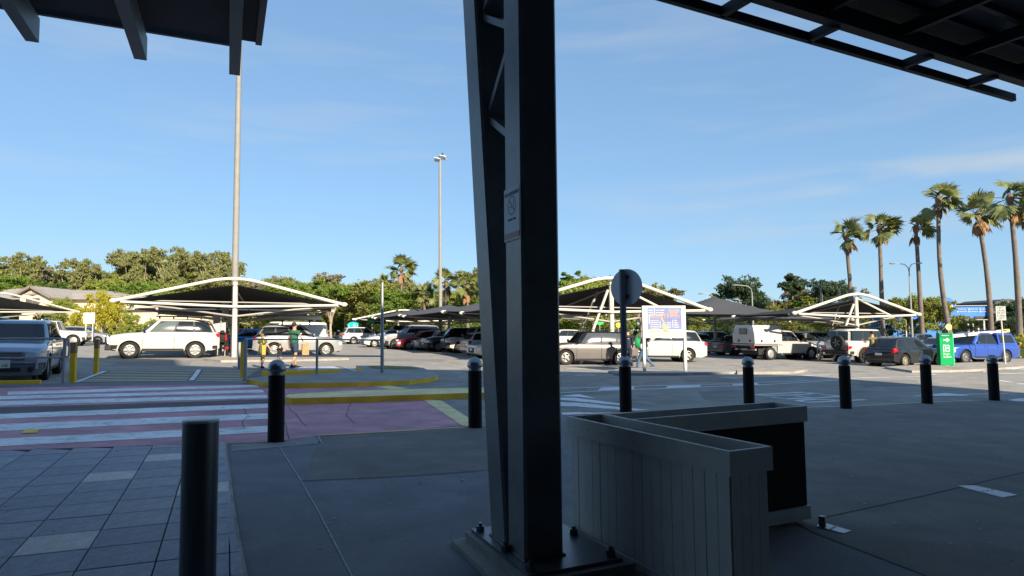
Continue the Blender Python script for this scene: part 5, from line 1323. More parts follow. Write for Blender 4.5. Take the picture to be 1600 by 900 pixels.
mb = MB(); mb.box((0, -.06, z_), (.72, .02, .72), M=Matrix.Rotation(math.radians(62), 3, 'Z') @ Matrix.Rotation(PI/4, 3, 'Y')); mb.build('plate', mat('sign_yellow', (0.75, 0.68, 0.05), .5), th)
p = AT(1481, 500, 60); th = thing('round_yellow_sign', 'small round pale yellow sign behind the silver car', 'road sign', (p.x, p.y, gz(p.x)))
z_ = AT(1481, 511, 60).z-th.location.z
mb = MB(); mb.tube([(0, 0, 0), (0, 0, z_)], .05, 8); mb.build('pole', galv, th, 40)
mb = MB(); mb.lathe([(.3, -.02), (.3, .02)], 20, (0, -.06, z_), 'Y'); mb.build('plate', mat('sign_paleyellow', (0.7, 0.6, 0.2), .5), th)
# teal sign and green sign at the far end of the centre aisle
p = AT(552, 508, 70); th = thing('teal_banner', 'bright teal rounded banner sign behind the far white car', 'sign', (p.x, p.y, gz(p.x)))
z_ = p.z-th.location.z
for x in (-.5, .45): mb = MB(); mb.tube([(x, 0, 0), (x, 0, z_)], .05, 8); mb.build('post', mat('post_cream', (.5, .45, .3), .6), th)
mb = MB(); n = 24; prof = [Vector((0.66*math.cos(2*PI*k/n), 0, z_+.36*math.sin(2*PI*k/n)*(1 if math.sin(2*PI*k/n) > 0 else .8))) for k in range(n)]
mb.add(prof+[v_+Vector((0, .08, 0)) for v_ in prof], [tuple(range(n)), tuple(range(n, 2*n))[::-1]]+[(i, i+n, (i+1) % n+n, (i+1) % n) for i in range(n)]); mb.build('banner', mat('teal', (0.0, 0.42, 0.45), .5), th)
mb = MB(); mb.sphere((.12, -.04, z_), .17, 10, 6, (1, .1, 1.1)); mb.build('emblem', mat('teal_light', (0.25, 0.62, 0.65), .5), th)
p = AT(580, 501, 72); th = thing('green_sign', 'small bright green sign under the far white arch', 'sign', p)  # plain green panel on a post
mb = MB(); mb.box((0, 0, 0), (.75, .1, .75)); mb.build('panel', mat('lime', (0.02, 0.5, 0.15), .5), th); mb = MB(); mb.box((1.0, .06, 0), (1.3, .1, .8)); mb.build('side_panel', mat('dark_green', (0.01, 0.05, 0.03), .5), th)
mb = MB(); mb.tube([(.4, .1, -2.2), (.4, .1, 0)], .06, 8); mb.build('post', galv, th)
for (px, py, c_, lab) in ((937, 504, (0.05, 0.75, 0.12), 'bright green balloon like shape above the compact car roof'), (966, 508, (0.75, 0.70, 0.05), 'round yellow sign just left of the dark sign pole')):
    p = AT(px, py, 60); th = thing('small_sign', lab, 'sign', (p.x, p.y, gz(p.x))); z_ = p.z-th.location.z
    mb = MB(); mb.sphere((0, 0, z_), .30, 12, 8, (1.2 if px < 950 else .9, .25, .8)); mb.build('panel', mat('small_sign_%d' % px, c_, .5), th)
    mb = MB(); mb.tube([(0, 0, 0), (0, 0, z_)], .04, 6); mb.build('post', galv, th)

# ------------------------------------------------------------------ people
skin_m = mat('skin', (0.48, 0.27, 0.18), .55); skin_p = mat('skin_pale', (0.58, 0.36, 0.27), .55)
def skinmesh(name, verts, edges, radii, m, parent, sub=2):
    me = bpy.data.meshes.new(name); me.from_pydata(verts, edges, []); ob = bpy.data.objects.new(name, me); COL.objects.link(ob)
    md = ob.modifiers.new('s', 'SKIN'); sv = me.skin_vertices[0].data
    for i, r in enumerate(radii): sv[i].radius = (r, r) if not isinstance(r, tuple) else r
    sv[0].use_root = True; md.use_smooth_shade = True
    s2 = ob.modifiers.new('b', 'SUBSURF'); s2.levels = sub; s2.render_levels = sub
    dg = bpy.context.evaluated_depsgraph_get(); nm = bpy.data.meshes.new_from_object(ob.evaluated_get(dg)); bpy.data.objects.remove(ob)
    nm.materials.clear(); nm.materials.append(m); nm.name = name
    nm.polygons.foreach_set('use_smooth', [True]*len(nm.polygons))
    o = bpy.data.objects.new(name, nm); COL.objects.link(o); o.parent = parent; return o
def person(loc, heading, H, label, shirt, shorts, skin=skin_m, hair=(0.03, 0.02, 0.015), shoe=None, armL=((.03, -.28), (.05, -.54)), armR=((.03, -.28), (.05, -.54)), stride=.22, trousers=False, sleeve=.55, hairlen=0, shirt_len=0.0, fat=1.0):
    """local: +x forward, +y left, z up. arms: (dx, dz) and y offset of elbow / hand from shoulder"""
    th = thing('person', label, 'person', loc, math.radians(heading))
    s = H/1.8
    def v(x, y, z): return Vector((x*s, y*s, z*s))
    st = stride
    kn = {1: v(st*.55+.03, .10, .50), -1: v(-st*.30+.05, -.10, .49)}
    an = {1: v(st*.95, .105, .10), -1: v(-st*1.0, -.105, .14)}
    hip = {1: v(0, .095, .92), -1: v(0, -.095, .92)}
    V_ = []; E = []; R = []
    def av(p, r, par=None):
        V_.append(p); R.append(r*s if not isinstance(r, tuple) else (r[0]*s, r[1]*s))
        if par is not None: E.append((par, len(V_)-1))
        return len(V_)-1
    pel = av(v(0, 0, .98), .085*fat); wa = av(v(0, 0, 1.12), .08*fat, pel); ch = av(v(.01, 0, 1.32), .085*fat, wa); nk0 = av(v(0, 0, 1.45), .06, ch); nk = av(v(.01, 0, 1.54), .055, nk0)
    hd0 = av(v(.02, 0, 1.63), .078, nk); hd1 = av(v(.02, 0, 1.70), .085, hd0); av(v(.01, 0, 1.755), .062, hd1)
    jaw = av(v(.075, 0, 1.60), .035, hd0)
    sh = {}; hand = {}
    for sg, arm in ((1, armL), (-1, armR)):
        c0 = av(v(0, sg*.13, 1.41), .045, nk0); s0 = av(v(0, sg*.195, 1.395), .045, c0)
        e = v(arm[0][0], sg*(.23+ (arm[0][2] if len(arm[0]) > 2 else 0)), 1.40+arm[0][1]); h = v(arm[1][0], sg*(.23+(arm[1][2] if len(arm[1]) > 2 else .02)), 1.40+arm[1][1])
        m0 = av((V_[s0]*.6+e*.4), .052, s0); e0 = av(e, .042, m0); f0 = av(e*.5+h*.5, .038, e0); w0 = av(h, .026, f0)
        d = (h-e).normalized(); pm = av(h+d*.06*s, (.020, .038), w0)
        for f in range(4):
            off = (f-1.5)*.019*s; b = h+d*.085*s+Vector((off, 0, 0)); f1 = av(b, .009, pm); f2 = av(b+d*(.035-.004*abs(f-1.3))*s, .0085, f1); av(b+d*.06*s+Vector((0, -sg*.015*s, 0)), .007, f2)
        t1 = av(h+d*.03*s+Vector((.03*s, 0, 0)), .010, w0); av(h+d*.065*s+Vector((.042*s, 0, 0)), .008, t1)
        sh[sg] = (V_[s0], e, h); hand[sg] = h+d*.09*s
    for sg in (1, -1):
        hp = av(hip[sg], .065, pel); t = av(hip[sg]*.5+kn[sg]*.5, .068, hp); k_ = av(kn[sg], .058, t); c = av(kn[sg]*.6+an[sg]*.4+v(-.015, 0, 0), .056, k_); a = av(an[sg], .036, c)
        ft = av(an[sg]+v(.07, 0, -.06), .038, a); av(an[sg]+v(.15, 0, -.075), .03, ft)
    skinmesh('body', V_, E, R, skin, th)
    # shirt
    V_, E, R = [], [], []
    zl = .90-shirt_len
    a0 = av(v(0, 0, zl-.02), .172*fat); a1 = av(v(0, 0, 1.12), .160*fat, a0); a2 = av(v(.01, 0, 1.32), .168*fat, a1); a3 = av(v(0, 0, 1.455), .108, a2)
    for sg in (1, -1):
        s0 = av(v(0, sg*.14, 1.41), .095, a3); s1 = av(sh[sg][0], .084, s0); e = sh[sg][1]
        tt = min(1, sleeve); s2_ = av(sh[sg][0]*(1-tt)+e*tt, .074, s1)
        if sleeve > 1: s3 = av(e*.5+sh[sg][2]*.5, .052, s2_); av(sh[sg][2]*.95+e*.05, .04, s3)
    skinmesh('shirt', V_, E, R, shirt, th)
    V_, E, R = [], [], []
    a00 = av(v(0, 0, 1.04), .142*fat); a0 = av(v(0, 0, .95), .155*fat, a00)
    for sg in (1, -1):
        hp = av(hip[sg]*.9+kn[sg]*.1+v(0, -.012*sg, 0), .124, a0); tq = .75 if not trousers else 1; q = hip[sg]*(1-tq)+kn[sg]*tq
        m0 = av(hip[sg]*.5+kn[sg]*.5, .112, hp); t = av(q, .106 if not trousers else .072, m0)
        if trousers: c = av(kn[sg]*.5+an[sg]*.5, .066, t); av(an[sg]+v(0, 0, -.01), .056, c)
    skinmesh('trousers' if trousers else 'shorts', V_, E, R, shorts, th)
    for sg in (1, -1):
        a = an[sg]; mb = MB(); mb.sphere(a+v(.055, 0, -.055), .10*s, 12, 8, (1.35, .48, .50)); mb.box(a+v(.05, 0, -.095), (.27*s, .095*s, .02*s)); mb.lathe([(.042*s, -.02*s), (.048*s, .03*s)], 12, a); mb.build('shoe', shoe or ink, th, 50)
    hm_ = mat('hair_%d' % int(sum(hair)*1000), hair, .8)
    mb = MB(); mb.sphere(v(-.005, 0, 1.705), .105*s, 16, 10, (1.02, .88, .95)); 
    if hairlen: mb.sphere(v(-.06, 0, 1.60), .10*s, 12, 8, (.7, .9, 1.3))
    mb.build('hair', hm_, th, 60)
    for sg in (1, -1): mb = MB(); mb.sphere(v(.015, sg*.088, 1.655), .022*s, 8, 6, (.8, .5, 1.3)); mb.build('ear', skin, th, 60)
    mb = MB(); mb.sphere(v(.115, 0, 1.65), .016*s, 8, 6, (1, .8, 1.3)); mb.build('nose', skin, th, 60)
    for sg in (1, -1): mb = MB(); mb.sphere(v(.098, sg*.032, 1.675), .010*s, 8, 6); mb.build('eye', ink, th, 60)
    return th, hand
g_sh = mat('shirt_green', (0.02, 0.105, 0.065), .8, var=.15, scale=12); navy = mat('shorts_navy', (0.02, 0.035, 0.07), .8); blk = mat('shirt_black', (0.012, 0.012, 0.014), .85); olive = mat('shirt_olive', (0.08, 0.12, 0.035), .8)
jeans = mat('jeans', (0.06, 0.12, 0.22), .8, var=.2, scale=15); nv = mat('coat_navy', (0.012, 0.016, 0.035), .85)
pm_, hm = person(G(459, 575.5), 68, 1.82, 'bearded man in green shirt and navy shorts holding a small child by the hand', g_sh, navy, armL=((-.02, -.26, .03), (.04, -.50, .06)), armR=((.05, -.24, .10), (.18, -.30, .02)), stride=.24, fat=1.08)
mb = MB(); s = 1.82/1.8; mb.sphere((.055*s, 0, 1.60*s), .085*s, 14, 8, (.85, .85, .8)); mb.build('beard', mat('hair_50', (0.03, .02, .015), .8), pm_, 60)
bp_, _ = person(G(409, 576), 72, 1.36, 'boy in olive shirt walking at the left of the man', olive, mat('shorts_olive', (0.05, 0.07, 0.03), .8), skin_p, hair=(0.16, 0.11, 0.06), stride=.14, armR=((.08, -.24, .06), (.18, -.38, .1)), shirt_len=.18)
tp_, _ = person(G(437, 576), 75, .98, 'toddler in black shirt holding the man by the hand', blk, mat('shorts_pale', (.35, .25, .22), .8), skin_p, hair=(0.06, 0.04, 0.03), stride=.10, armR=((.0, -.16, .12), (.02, -.05, .24)), fat=1.1, shirt_len=.1)
# yellow satchel and paper bag
p = bp_.location+Vector((.13, -.16, .68)); th = thing('satchel', 'yellow bag hanging on the side of the boy in olive', 'bag', p, math.radians(20))
mb = MB(); mb.box((0, 0, 0), (.13, .07, .46)); mb.build('bag', mat('bag_yellow', (0.55, 0.30, 0.03), .6), th); mb = MB(); mb.bar((0, 0, .3), (-.05, .06, .56), .04, .015); mb.build('strap', MATS['bag_yellow'], th)
a = AT(477, 545, pm_.location.y-.1); th = thing('paper_bag', 'brown paper carry bag in the right hand of the man', 'bag', a, math.radians(30))
mb = MB(); mb.add([(-.13, -.07, -.24), (.13, -.07, -.24), (.13, .07, -.24), (-.13, .07, -.24), (-.12, -.06, .2), (.12, -.07, .2), (.11, .05, .21), (-.13, .06, .2)], [(0, 1, 2, 3), (0, 4, 5, 1), (1, 5, 6, 2), (2, 6, 7, 3), (3, 7, 4, 0)]); mb.build('bag', mat('paper_brown', (0.42, 0.24, 0.11), .8, var=.15, scale=9), th)
tb(th, 'handle', [(-.06, 0, .19), (-.05, 0, .30), (0, 0, .36), (.05, 0, .30), (.06, 0, .19)], .008, MATS['paper_brown'], 6)
person(G(982, 573), 100, 1.76, 'person in dark navy coat and trousers half hidden behind the round sign pole', nv, nv, stride=.20, trousers=True, sleeve=1.5, shirt_len=.1)
pw, hw = person(G(1008, 576.5), 165, 1.76, 'person in black top and blue jeans striding past the left poster post', blk, jeans, hair=(0.02, 0.015, 0.012), stride=.36, trousers=True, sleeve=1.5, armL=((.14, -.24, 0), (.34, -.30, 0)), armR=((.12, -.24, 0), (.30, -.34, 0)), shoe=mat('shoe_blue', (.05, .07, .12), .6))
a = AT(997, 536, pw.location.y-.15); th = thing('green_bag', 'bright green shopping bag with white label carried by the person in jeans', 'bag', a, .3)
mb = MB(); mb.sphere((0, 0, 0), .22, 8, 5, (.85, .5, 1.1)); mb.build('bag', mat('bag_green', (0.0, 0.20, 0.06), .7), th, 60)
mb = MB(); mb.sphere((.16, -.08, -.16), .14, 12, 8, (.8, .6, 1.0)); mb.build('label_patch', mat('bag_white', (.65, .66, .64), .5), th, 60)
tb(th, 'handle', [(-.1, 0, .22), (0, 0, .38), (.1, 0, .22)], .012, MATS['bag_green'], 6)
camo = mat('shirt_camo', (0.20, 0.19, 0.08), .8, col2=(0.10, 0.07, 0.05), scale=14)
person(G(1365, 572), 100, 1.80, 'person in mottled shirt and red shorts beside the white boxy four wheel drive', camo, mat('shorts_red', (0.45, 0.08, 0.10), .8, col2=(0.5, 0.42, 0.40), scale=16), stride=.1, armL=((.1, -.2, .1), (.25, -.1, .1)))

# ------------------------------------------------------------------ vegetation
def leafmesh(name, blobs, n, size, m, seed, flat=.55, droop=0.0):
    """blobs: (x,y,z,rx,ry,rz). n quads spread through the blob volumes, denser near their surfaces"""
    rs = np.random.RandomState(seed); B = np.array(blobs, float); vol = (B[:, 3]*B[:, 4]*B[:, 5])**(2/3); cnt = rs.multinomial(n, vol/vol.sum())
    P = []
    for b, c in zip(B, cnt):
        # sub clumps make light and dark lumps with gaps
        k = max(3, c//38); cd = rs.normal(size=(k, 3)); cd /= np.linalg.norm(cd, axis=1)[:, None]; cd *= (rs.rand(k, 1)**.45); cc_ = cd*b[3:6]+b[:3]
        idx = rs.randint(0, k, c); q = rs.normal(size=(c, 3))*.17*np.array([b[3], b[4], b[5]*.75])
        P.append(cc_[idx]+q)
    P = np.concatenate(P); c = len(P)
    nrm = rs.normal(size=(c, 3)); nrm[:, 2] = np.abs(nrm[:, 2])*flat+.2; nrm /= np.linalg.norm(nrm, axis=1)[:, None]
    t = np.cross(nrm, rs.normal(size=(c, 3))); t /= np.linalg.norm(t, axis=1)[:, None]+1e-9; bt = np.cross(nrm, t)
    if droop: bt[:, 2] -= droop; 
    s = size*(.6+.8*rs.rand(c, 1)); a = t*s*.5; b_ = bt*s*.8
    vs = np.stack([P-a*.3-b_, P+a-b_*.1, P+b_, P-a+b_*.1], 1).reshape(-1, 3)
    me = bpy.data.meshes.new(name); me.vertices.add(len(vs)); me.vertices.foreach_set('co', vs.ravel())
    me.loops.add(4*c); me.loops.foreach_set('vertex_index', np.arange(4*c)); me.polygons.add(c); me.polygons.foreach_set('loop_start', np.arange(0, 4*c, 4)); me.polygons.foreach_set('loop_total', np.full(c, 4))
    me.materials.append(m); me.update(); me.validate(); return me
def fol(name, c, isl=.32, c2=None): return mat('leaf_'+name, c, .7, island=isl, trans=.42, spec=.2, col2=c2, scale=.25) if c2 else mat('leaf_'+name, c, .7, island=isl, trans=.42, spec=.2, var=.25, scale=.3)
L_eu = fol('eucalypt', (0.20, 0.22, 0.075), c2=(0.25, 0.25, 0.11)); L_ol = fol('olive', (0.24, 0.25, 0.06), c2=(0.17, 0.21, 0.06)); L_gr = fol('green', (0.15, 0.23, 0.04)); L_yl = fol('yellow', (0.42, 0.36, 0.03), c2=(0.28, 0.31, 0.04))
L_dk = fol('dark', (0.07, 0.11, 0.055)); L_gb = fol('greybrown', (0.26, 0.235, 0.15)); L_lm = fol('lime', (0.25, 0.30, 0.05), c2=(0.20, 0.24, 0.06)); L_hd = fol('hedge', (0.08, 0.14, 0.03)); L_an = fol('autumn', (0.20, 0.15, 0.05), c2=(0.12, 0.14, 0.04))
bark = mat('bark_pale', (0.34, 0.28, 0.21), .85, var=.25, scale=4); bark_d = mat('bark_grey', (0.17, 0.14, 0.11), .9, var=.25, scale=4)
def tree_protos():
    out = {}
    rs = random.Random(4)
    for kind in range(5):
        bl_ = []; limbs = []
        if kind in (0, 1):      # gum: tall open crown, several limbs
            for k in range(9 if kind else 7):
                a = rs.uniform(0, 6.28); r = rs.uniform(.12, .30); z = rs.uniform(.52, .92); bl_.append((r*math.cos(a), r*math.sin(a), z, rs.uniform(.10, .17), rs.uniform(.10, .17), rs.uniform(.055, .10))); limbs.append(bl_[-1][:3])
            n, sz = 4600, .019
        elif kind == 2:          # round dense
            for k in range(14):
                a = rs.uniform(0, 6.28); z = rs.uniform(.28, .86); r = .30*math.sqrt(max(0, 1-((z-.5)/.5)**2)); bl_.append((r*math.cos(a), r*math.sin(a), z, rs.uniform(.13, .20), rs.uniform(.13, .20), rs.uniform(.10, .15)))
            limbs = [b[:3] for b in bl_[::3]]; n, sz = 9500, .021
        elif kind == 3:          # spreading, low
            for k in range(16):
                a = rs.uniform(0, 6.28); r = rs.uniform(.05, .55); bl_.append((r*math.cos(a), r*math.sin(a), rs.uniform(.35, .82)-.25*r, rs.uniform(.16, .24), rs.uniform(.16, .24), rs.uniform(.10, .16)))
            limbs = [b[:3] for b in bl_[::3]]; n, sz = 10000, .022
        else:                    # conifer
            for k in range(18):
                z = .20+.80*k/18; r = .26*(1-z)+.02; a = k*2.4; bl_.append((r*.6*math.cos(a), r*.6*math.sin(a), z, r*.8+.02, r*.8+.02, .045+.01*r)); 
            limbs = []; n, sz = 7500, .018
        tr = MB()
        topz = .85 if kind == 4 else .5
        tr.tube([(0, 0, -.02), (.01, .0, .2), (.0, .01, topz*.7), (.01, 0, topz)], [.022, .017, .012, .006], 8)
        for l in limbs:
            z0 = rs.uniform(.22, .45); tr.tube([(0, 0, z0), (l[0]*.45, l[1]*.45, (z0+l[2])*.5+.02), l], [.010, .007, .003], 5)
        out[kind] = (tr, bl_, n, sz)
    return out
TP = tree_protos(); CC = {}
def tree(px, ytop, Y, kind, m, label, wscale=1.0, bk=None, group=None, zb=None, cat='tree', name='tree', n=None):
    t = AT(px, ytop, Y); base = gz(t.x); H = (t.z-base)/.985; th = thing(name, label, cat, (t.x, Y, base), random.uniform(0, 6.28), group)
    key = (kind, m.name, (bk or bark).name)
    if key not in CC:
        tr, bl_, n_, sz = TP[kind]; CC[key] = (leafmesh('crown', bl_, n_, sz, m, kind*7+len(CC)), tr.mesh('trunk', bk or bark, 60))
    cm, tm = CC[key]
    s = (H*wscale, H*wscale, H)
    inst(tm, 'trunk', th, sc=s); inst(cm, 'crown', th, sc=s); return th
random.seed(12)
desc = {0: 'open crowned gum tree', 1: 'tall spreading gum tree', 2: 'dense round crowned tree', 3: 'low spreading tree', 4: 'narrow conifer'}
used_l = {}
def band(items, grp, col_words):
    for i, (px, yt, Y, kind, m, ws) in enumerate(items):
        cw = {'leaf_eucalypt': 'grey green', 'leaf_olive': 'olive', 'leaf_green': 'bright green', 'leaf_yellow': 'yellow green', 'leaf_dark': 'dark green', 'leaf_greybrown': 'greyish brown', 'leaf_lime': 'lime green', 'leaf_autumn': 'brownish', 'leaf_hedge': 'deep green'}[m.name]
        lab_ = ('%s %s %s' % (cw, desc[kind], where(px, i))); used_l[lab_] = used_l.get(lab_, 0)+1
        if used_l[lab_] > 1: lab_ += ', '+['', 'partner', 'third one', 'fourth one'][used_l[lab_]-1]
        tree(px, yt, Y, kind, m, lab_, ws, group=grp)
def where(px, i):
    marks = [(0, 'at the left picture edge'), (60, 'over the house gable'), (120, 'just right of the house gable'), (180, 'over the left house roof end'), (240, 'above the left slope of the left sail'), (300, 'behind the left sail near its top'), (350, 'left of the tall light pole'), (400, 'directly right of the tall light pole'), (450, 'above the right slope of the left sail'), (500, 'above the right tip of the left sail'), (550, 'left of the tall slim post'), (590, 'right behind the tall slim post'), (640, 'beside the single palm'), (690, 'behind the distant light pole'), (735, 'next to the steel column on its left'), (800, 'behind the steel column'), (880, 'just right of the steel column'), (930, 'above the left slope of the centre sail'), (1010, 'right of the round sign disc'), (1060, 'above the right tip of the centre sail'), (1120, 'left of the pyramid sail top'), (1160, 'above the pyramid sail'), (1200, 'right of the pyramid sail'), (1240, 'between the pyramid sail and the right sail'), (1290, 'above the left slope of the right sail'), (1400, 'right of the right sail'), (1450, 'left of the blue shop'), (1600, 'at the right picture edge')]
    return min(marks, key=lambda q: abs(q[0]-px))[1]
# left hillside of gums
Lb = []
for px_, yt_, w_, lb_ in ((222, 386, .62, 'above the left slope of the left sail'), (268, 381, .6, 'tallest of all, midway between house and light pole'), (334, 388, .62, 'just left of the tall light pole'), (206, 396, .5, 'shorter, right of the house roof end'), (120, 400, .6, 'right of the house gable'), (150, 410, .55, 'behind the golden trees'), (40, 392, .6, 'over the house gable')): tree(px_, yt_, 92, 0, L_eu, 'tall thin open gum '+lb_, w_, group='gum trees on the rise behind the left sail')
for i, (px, yt) in enumerate([(-20, 398), (18, 396), (52, 402), (88, 408), (120, 402), (160, 418), (186, 412), (214, 392), (245, 408), (262, 386), (292, 400), (322, 394), (345, 392), (378, 418), (404, 428), (430, 434), (64, 418), (110, 420), (150, 425), (200, 420), (235, 418), (300, 412), (350, 415)]):
    Lb.append((px, yt+[0, 9, 2, 13, 5][i % 5], 96+(i*7) % 24, [1, 0, 1, 2][i % 4], [L_eu, L_ol, L_gb, L_eu][i % 4], [1.0, .85, 1.1][i % 3]))
band(Lb, 'gum trees on the rise behind the left sail', 'on the left rise')
band([(px, yt, 82+(i*5) % 12, [2, 3][i % 2], [L_gr, L_ol, L_hd, L_eu, L_lm][i % 5], 1.1) for i, (px, yt) in enumerate([(-10, 425), (35, 432), (75, 438), (130, 440), (175, 436), (225, 428), (262, 440), (310, 436), (345, 432), (395, 440)])], 'lower trees below the gum trees at the left', 'below the gums')
# centre belt
band([(px, yt, 84+(i*7) % 18, [2, 3, 2, 1][i % 4], [L_gr, L_ol, L_lm, L_gr, L_ol][i % 5], [1.15, 1.0, 1.25][i % 3]) for i, (px, yt) in enumerate([(448, 442), (470, 452), (492, 440), (518, 436), (540, 442), (560, 452), (582, 440), (604, 446), (622, 452), (648, 455), (668, 452), (690, 462), (712, 455), (735, 452), (760, 450), (800, 448), (840, 446)])], 'green trees of the belt behind the centre row', 'in the belt')
band([(452, 430, 120, 1, L_gb, 1.0), (520, 424, 120, 0, L_gb, 1.1), (512, 432, 118, 1, L_gb, .9), (607, 432, 130, 0, L_eu, 1.0), (628, 438, 130, 2, L_eu, .7), (740, 416, 110, 0, L_eu, 1.0), (560, 436, 118, 3, L_ol, .8)], 'distant gum trees above the centre belt', 'far behind the belt')
# right of column
band([(884, 424, 70, 4, L_gr, 1.6), (896, 422, 70, 4, L_gr, 1.6), (872, 440, 64, 2, L_gr, 1.0), (905, 438, 62, 2, L_lm, 1.1), (925, 432, 66, 2, L_ol, 1.0), (940, 434, 70, 3, L_gr, .9), (919, 428, 95, 1, L_gb, 1.0), (945, 434, 98, 0, L_gb, .9), (1000, 446, 90, 1, L_an, 1.0), (1022, 442, 90, 1, L_eu, 1.1), (1046, 450, 88, 0, L_an, 1.0), (1070, 462, 96, 3, L_eu, .8), (1090, 466, 96, 3, L_eu, .8)], 'trees behind the centre sail', 'behind the centre sail')
band([(1119, 452, 92, 4, L_gr, 1.9), (1158, 433, 85, 2, L_dk, .85), (1150, 445, 86, 1, L_dk, 1.0), (1108, 468, 100, 3, L_an, .8), (1200, 460, 90, 3, L_an, .9), (1222, 458, 92, 3, L_an, .8), (1205, 468, 84, 3, L_ol, .8), (1250, 448, 95, 2, L_gb, .8), (1262, 462, 84, 4, L_lm, 2.0), (1245, 462, 86, 4, L_gr, 2.0), (1285, 442, 92, 0, L_dk, 1.0), (1298, 440, 94, 2, L_dk, .8), (1272, 432, 94, 0, L_dk, .8), (1325, 446, 96, 1, L_gb, .9), (1230, 480, 70, 3, L_ol, .8), (1295, 478, 70, 3, L_lm, .8), (1270, 480, 72, 2, L_gr, .9), (1190, 482, 76, 3, L_ol, .7), (1120, 484, 78, 3, L_hd, .7), (1150, 486, 74, 3, L_dk, .7), (1340, 484, 70, 3, L_ol, .7), (1090, 486, 72, 3, L_ol, .6), (1050, 484, 70, 2, L_hd, .8)], 'trees beyond the right part of the car park', 'beyond the car park')
band([(1418, 464, 70, 2, L_ol, .9), (1440, 462, 71, 2, L_lm, 1.0), (1462, 468, 69, 2, L_ol, .9), (1400, 470, 74, 2, L_hd, .8), (1588, 470, 62, 2, L_dk, 1.0), (1610, 466, 62, 2, L_dk, 1.1), (1575, 484, 60, 3, L_dk, .5)], 'bushy trees in front of the right shops', 'near the shops')
# norfolk style pine with separate tufts
p = AT(1237, 428, 88); th = thing('pine_tree', 'thin pine with separate dark tufts and visible trunk above the scrub', 'tree', (p.x, 88, gz(p.x))); H = p.z-gz(p.x)
def at2(px, py): q = AT(px, py, 88); return (q.x-p.x, 0, q.z-gz(p.x))
bl_ = [(*at2(a, b), r*.088*1.1, r*.088, r*.088*.8) for a, b, r in ((1237, 433, 8), (1228, 446, 9), (1248, 444, 8), (1252, 448, 6), (1233, 450, 6), (1243, 456, 7))]
bl_ = [(x, y+random.uniform(-.3, .3), z, a, b, c) for x, y, z, a, b, c in bl_]
o = inst(leafmesh('crown', bl_, 2600, .34, L_dk, 77), 'crown', th)
mb = MB(); mb.tube([(0, 0, 0), (0, 0, H*.9)], [.22, .06], 7)
for b in bl_[1:]: mb.tube([(0, 0, b[2]-1.0), (b[0], b[1], b[2])], [.07, .03], 5)
mb.build('trunk', bark_d, th)
# yellow green street trees on the left
for (px, yt, Y, m, lab, ws) in ((98, 455, 66, L_lm, 'yellow green feathery tree left of the notice board', 1.0), (70, 478, 60, L_lm, 'lower yellow green tree left part of the front clump', .9), (128, 470, 64, L_yl, 'golden tree in the middle of the front clump', .8), (160, 443, 62, L_yl, 'tallest golden yellow tree behind the notice board', .78), (182, 452, 62, L_yl, 'golden tree right of the tallest one', .7), (205, 482, 60, L_lm, 'yellow green tree over the hedge', .9), (8, 462, 58, L_lm, 'yellow green tree at the left picture edge', .9), (240, 492, 66, L_lm, 'small tree with forked trunk right of the hedge', .9)):
    tree(px, yt, Y, 3, m, lab, ws*.62, name='street_tree', group='yellow green street trees by the left road')
def hedge(x0, x1, yt, Y, m, label):
    a = AT(x0, yt, Y); b = AT(x1, yt, Y); h = (a.z+b.z)/2-gz((a.x+b.x)/2); L_ = b.x-a.x; th = thing('hedge', label, 'hedge', ((a.x+b.x)/2, Y, gz((a.x+b.x)/2)))
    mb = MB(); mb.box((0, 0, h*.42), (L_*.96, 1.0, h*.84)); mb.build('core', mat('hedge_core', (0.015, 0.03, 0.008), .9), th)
    rs = np.random.RandomState(int(x0)+3); bl_ = [((i+.5)/max(3, int(L_))*L_-L_/2, 0, h*.5, .75, .62, h*.52) for i in range(max(3, int(L_)))]
    inst(leafmesh('foliage', bl_, int(1600*L_), .10, m, int(x0)+1), 'foliage', th)
hedge(168, 235, 510, 62, L_hd, 'clipped green hedge in front of the cream wall at the left')
hedge(1572, 1625, 524, 47, L_yl, 'yellow tipped hedge at the right picture edge')
hedge(640, 735, 512, 80, L_hd, 'low hedge under the far shade sails of the centre row')
# small frangipani by the shops
tree(1517, 492, 66, 1, L_lm, 'small frangipani like tree with bare forked stems before the blue shop', .9)
# continuous far scrub so no bare horizon shows
bl_ = []; rs = random.Random(9)
for k in range(150):
    x = -125+k*1.72; bl_.append((x+rs.uniform(-1, 1), rs.uniform(-2, 4), rs.uniform(1.2, 3.6)+gz(x), rs.uniform(2.2, 3.4), 2.2, rs.uniform(1.4, 2.6)))
sc_ = inst(leafmesh('far_scrub', bl_, 90000, .36, fol('scrub', (0.16, 0.18, 0.06), c2=(0.21, 0.19, 0.10)), 99), 'far_scrub', loc=(0, 108, 0)); sc_['kind'] = 'stuff'
bl_ = []
for k in range(95):
    x = -120+k*1.75; bl_.append((x+rs.uniform(-1, 1), rs.uniform(-2, 4), rs.uniform(3.0, 8.0), rs.uniform(2.2, 3.6), 2.2, rs.uniform(2.0, 3.2)))
sc_ = inst(leafmesh('far_woodland', bl_, 70000, .40, L_ol, 98), 'far_woodland', loc=(-12, 128, 0)); sc_['kind'] = 'stuff'

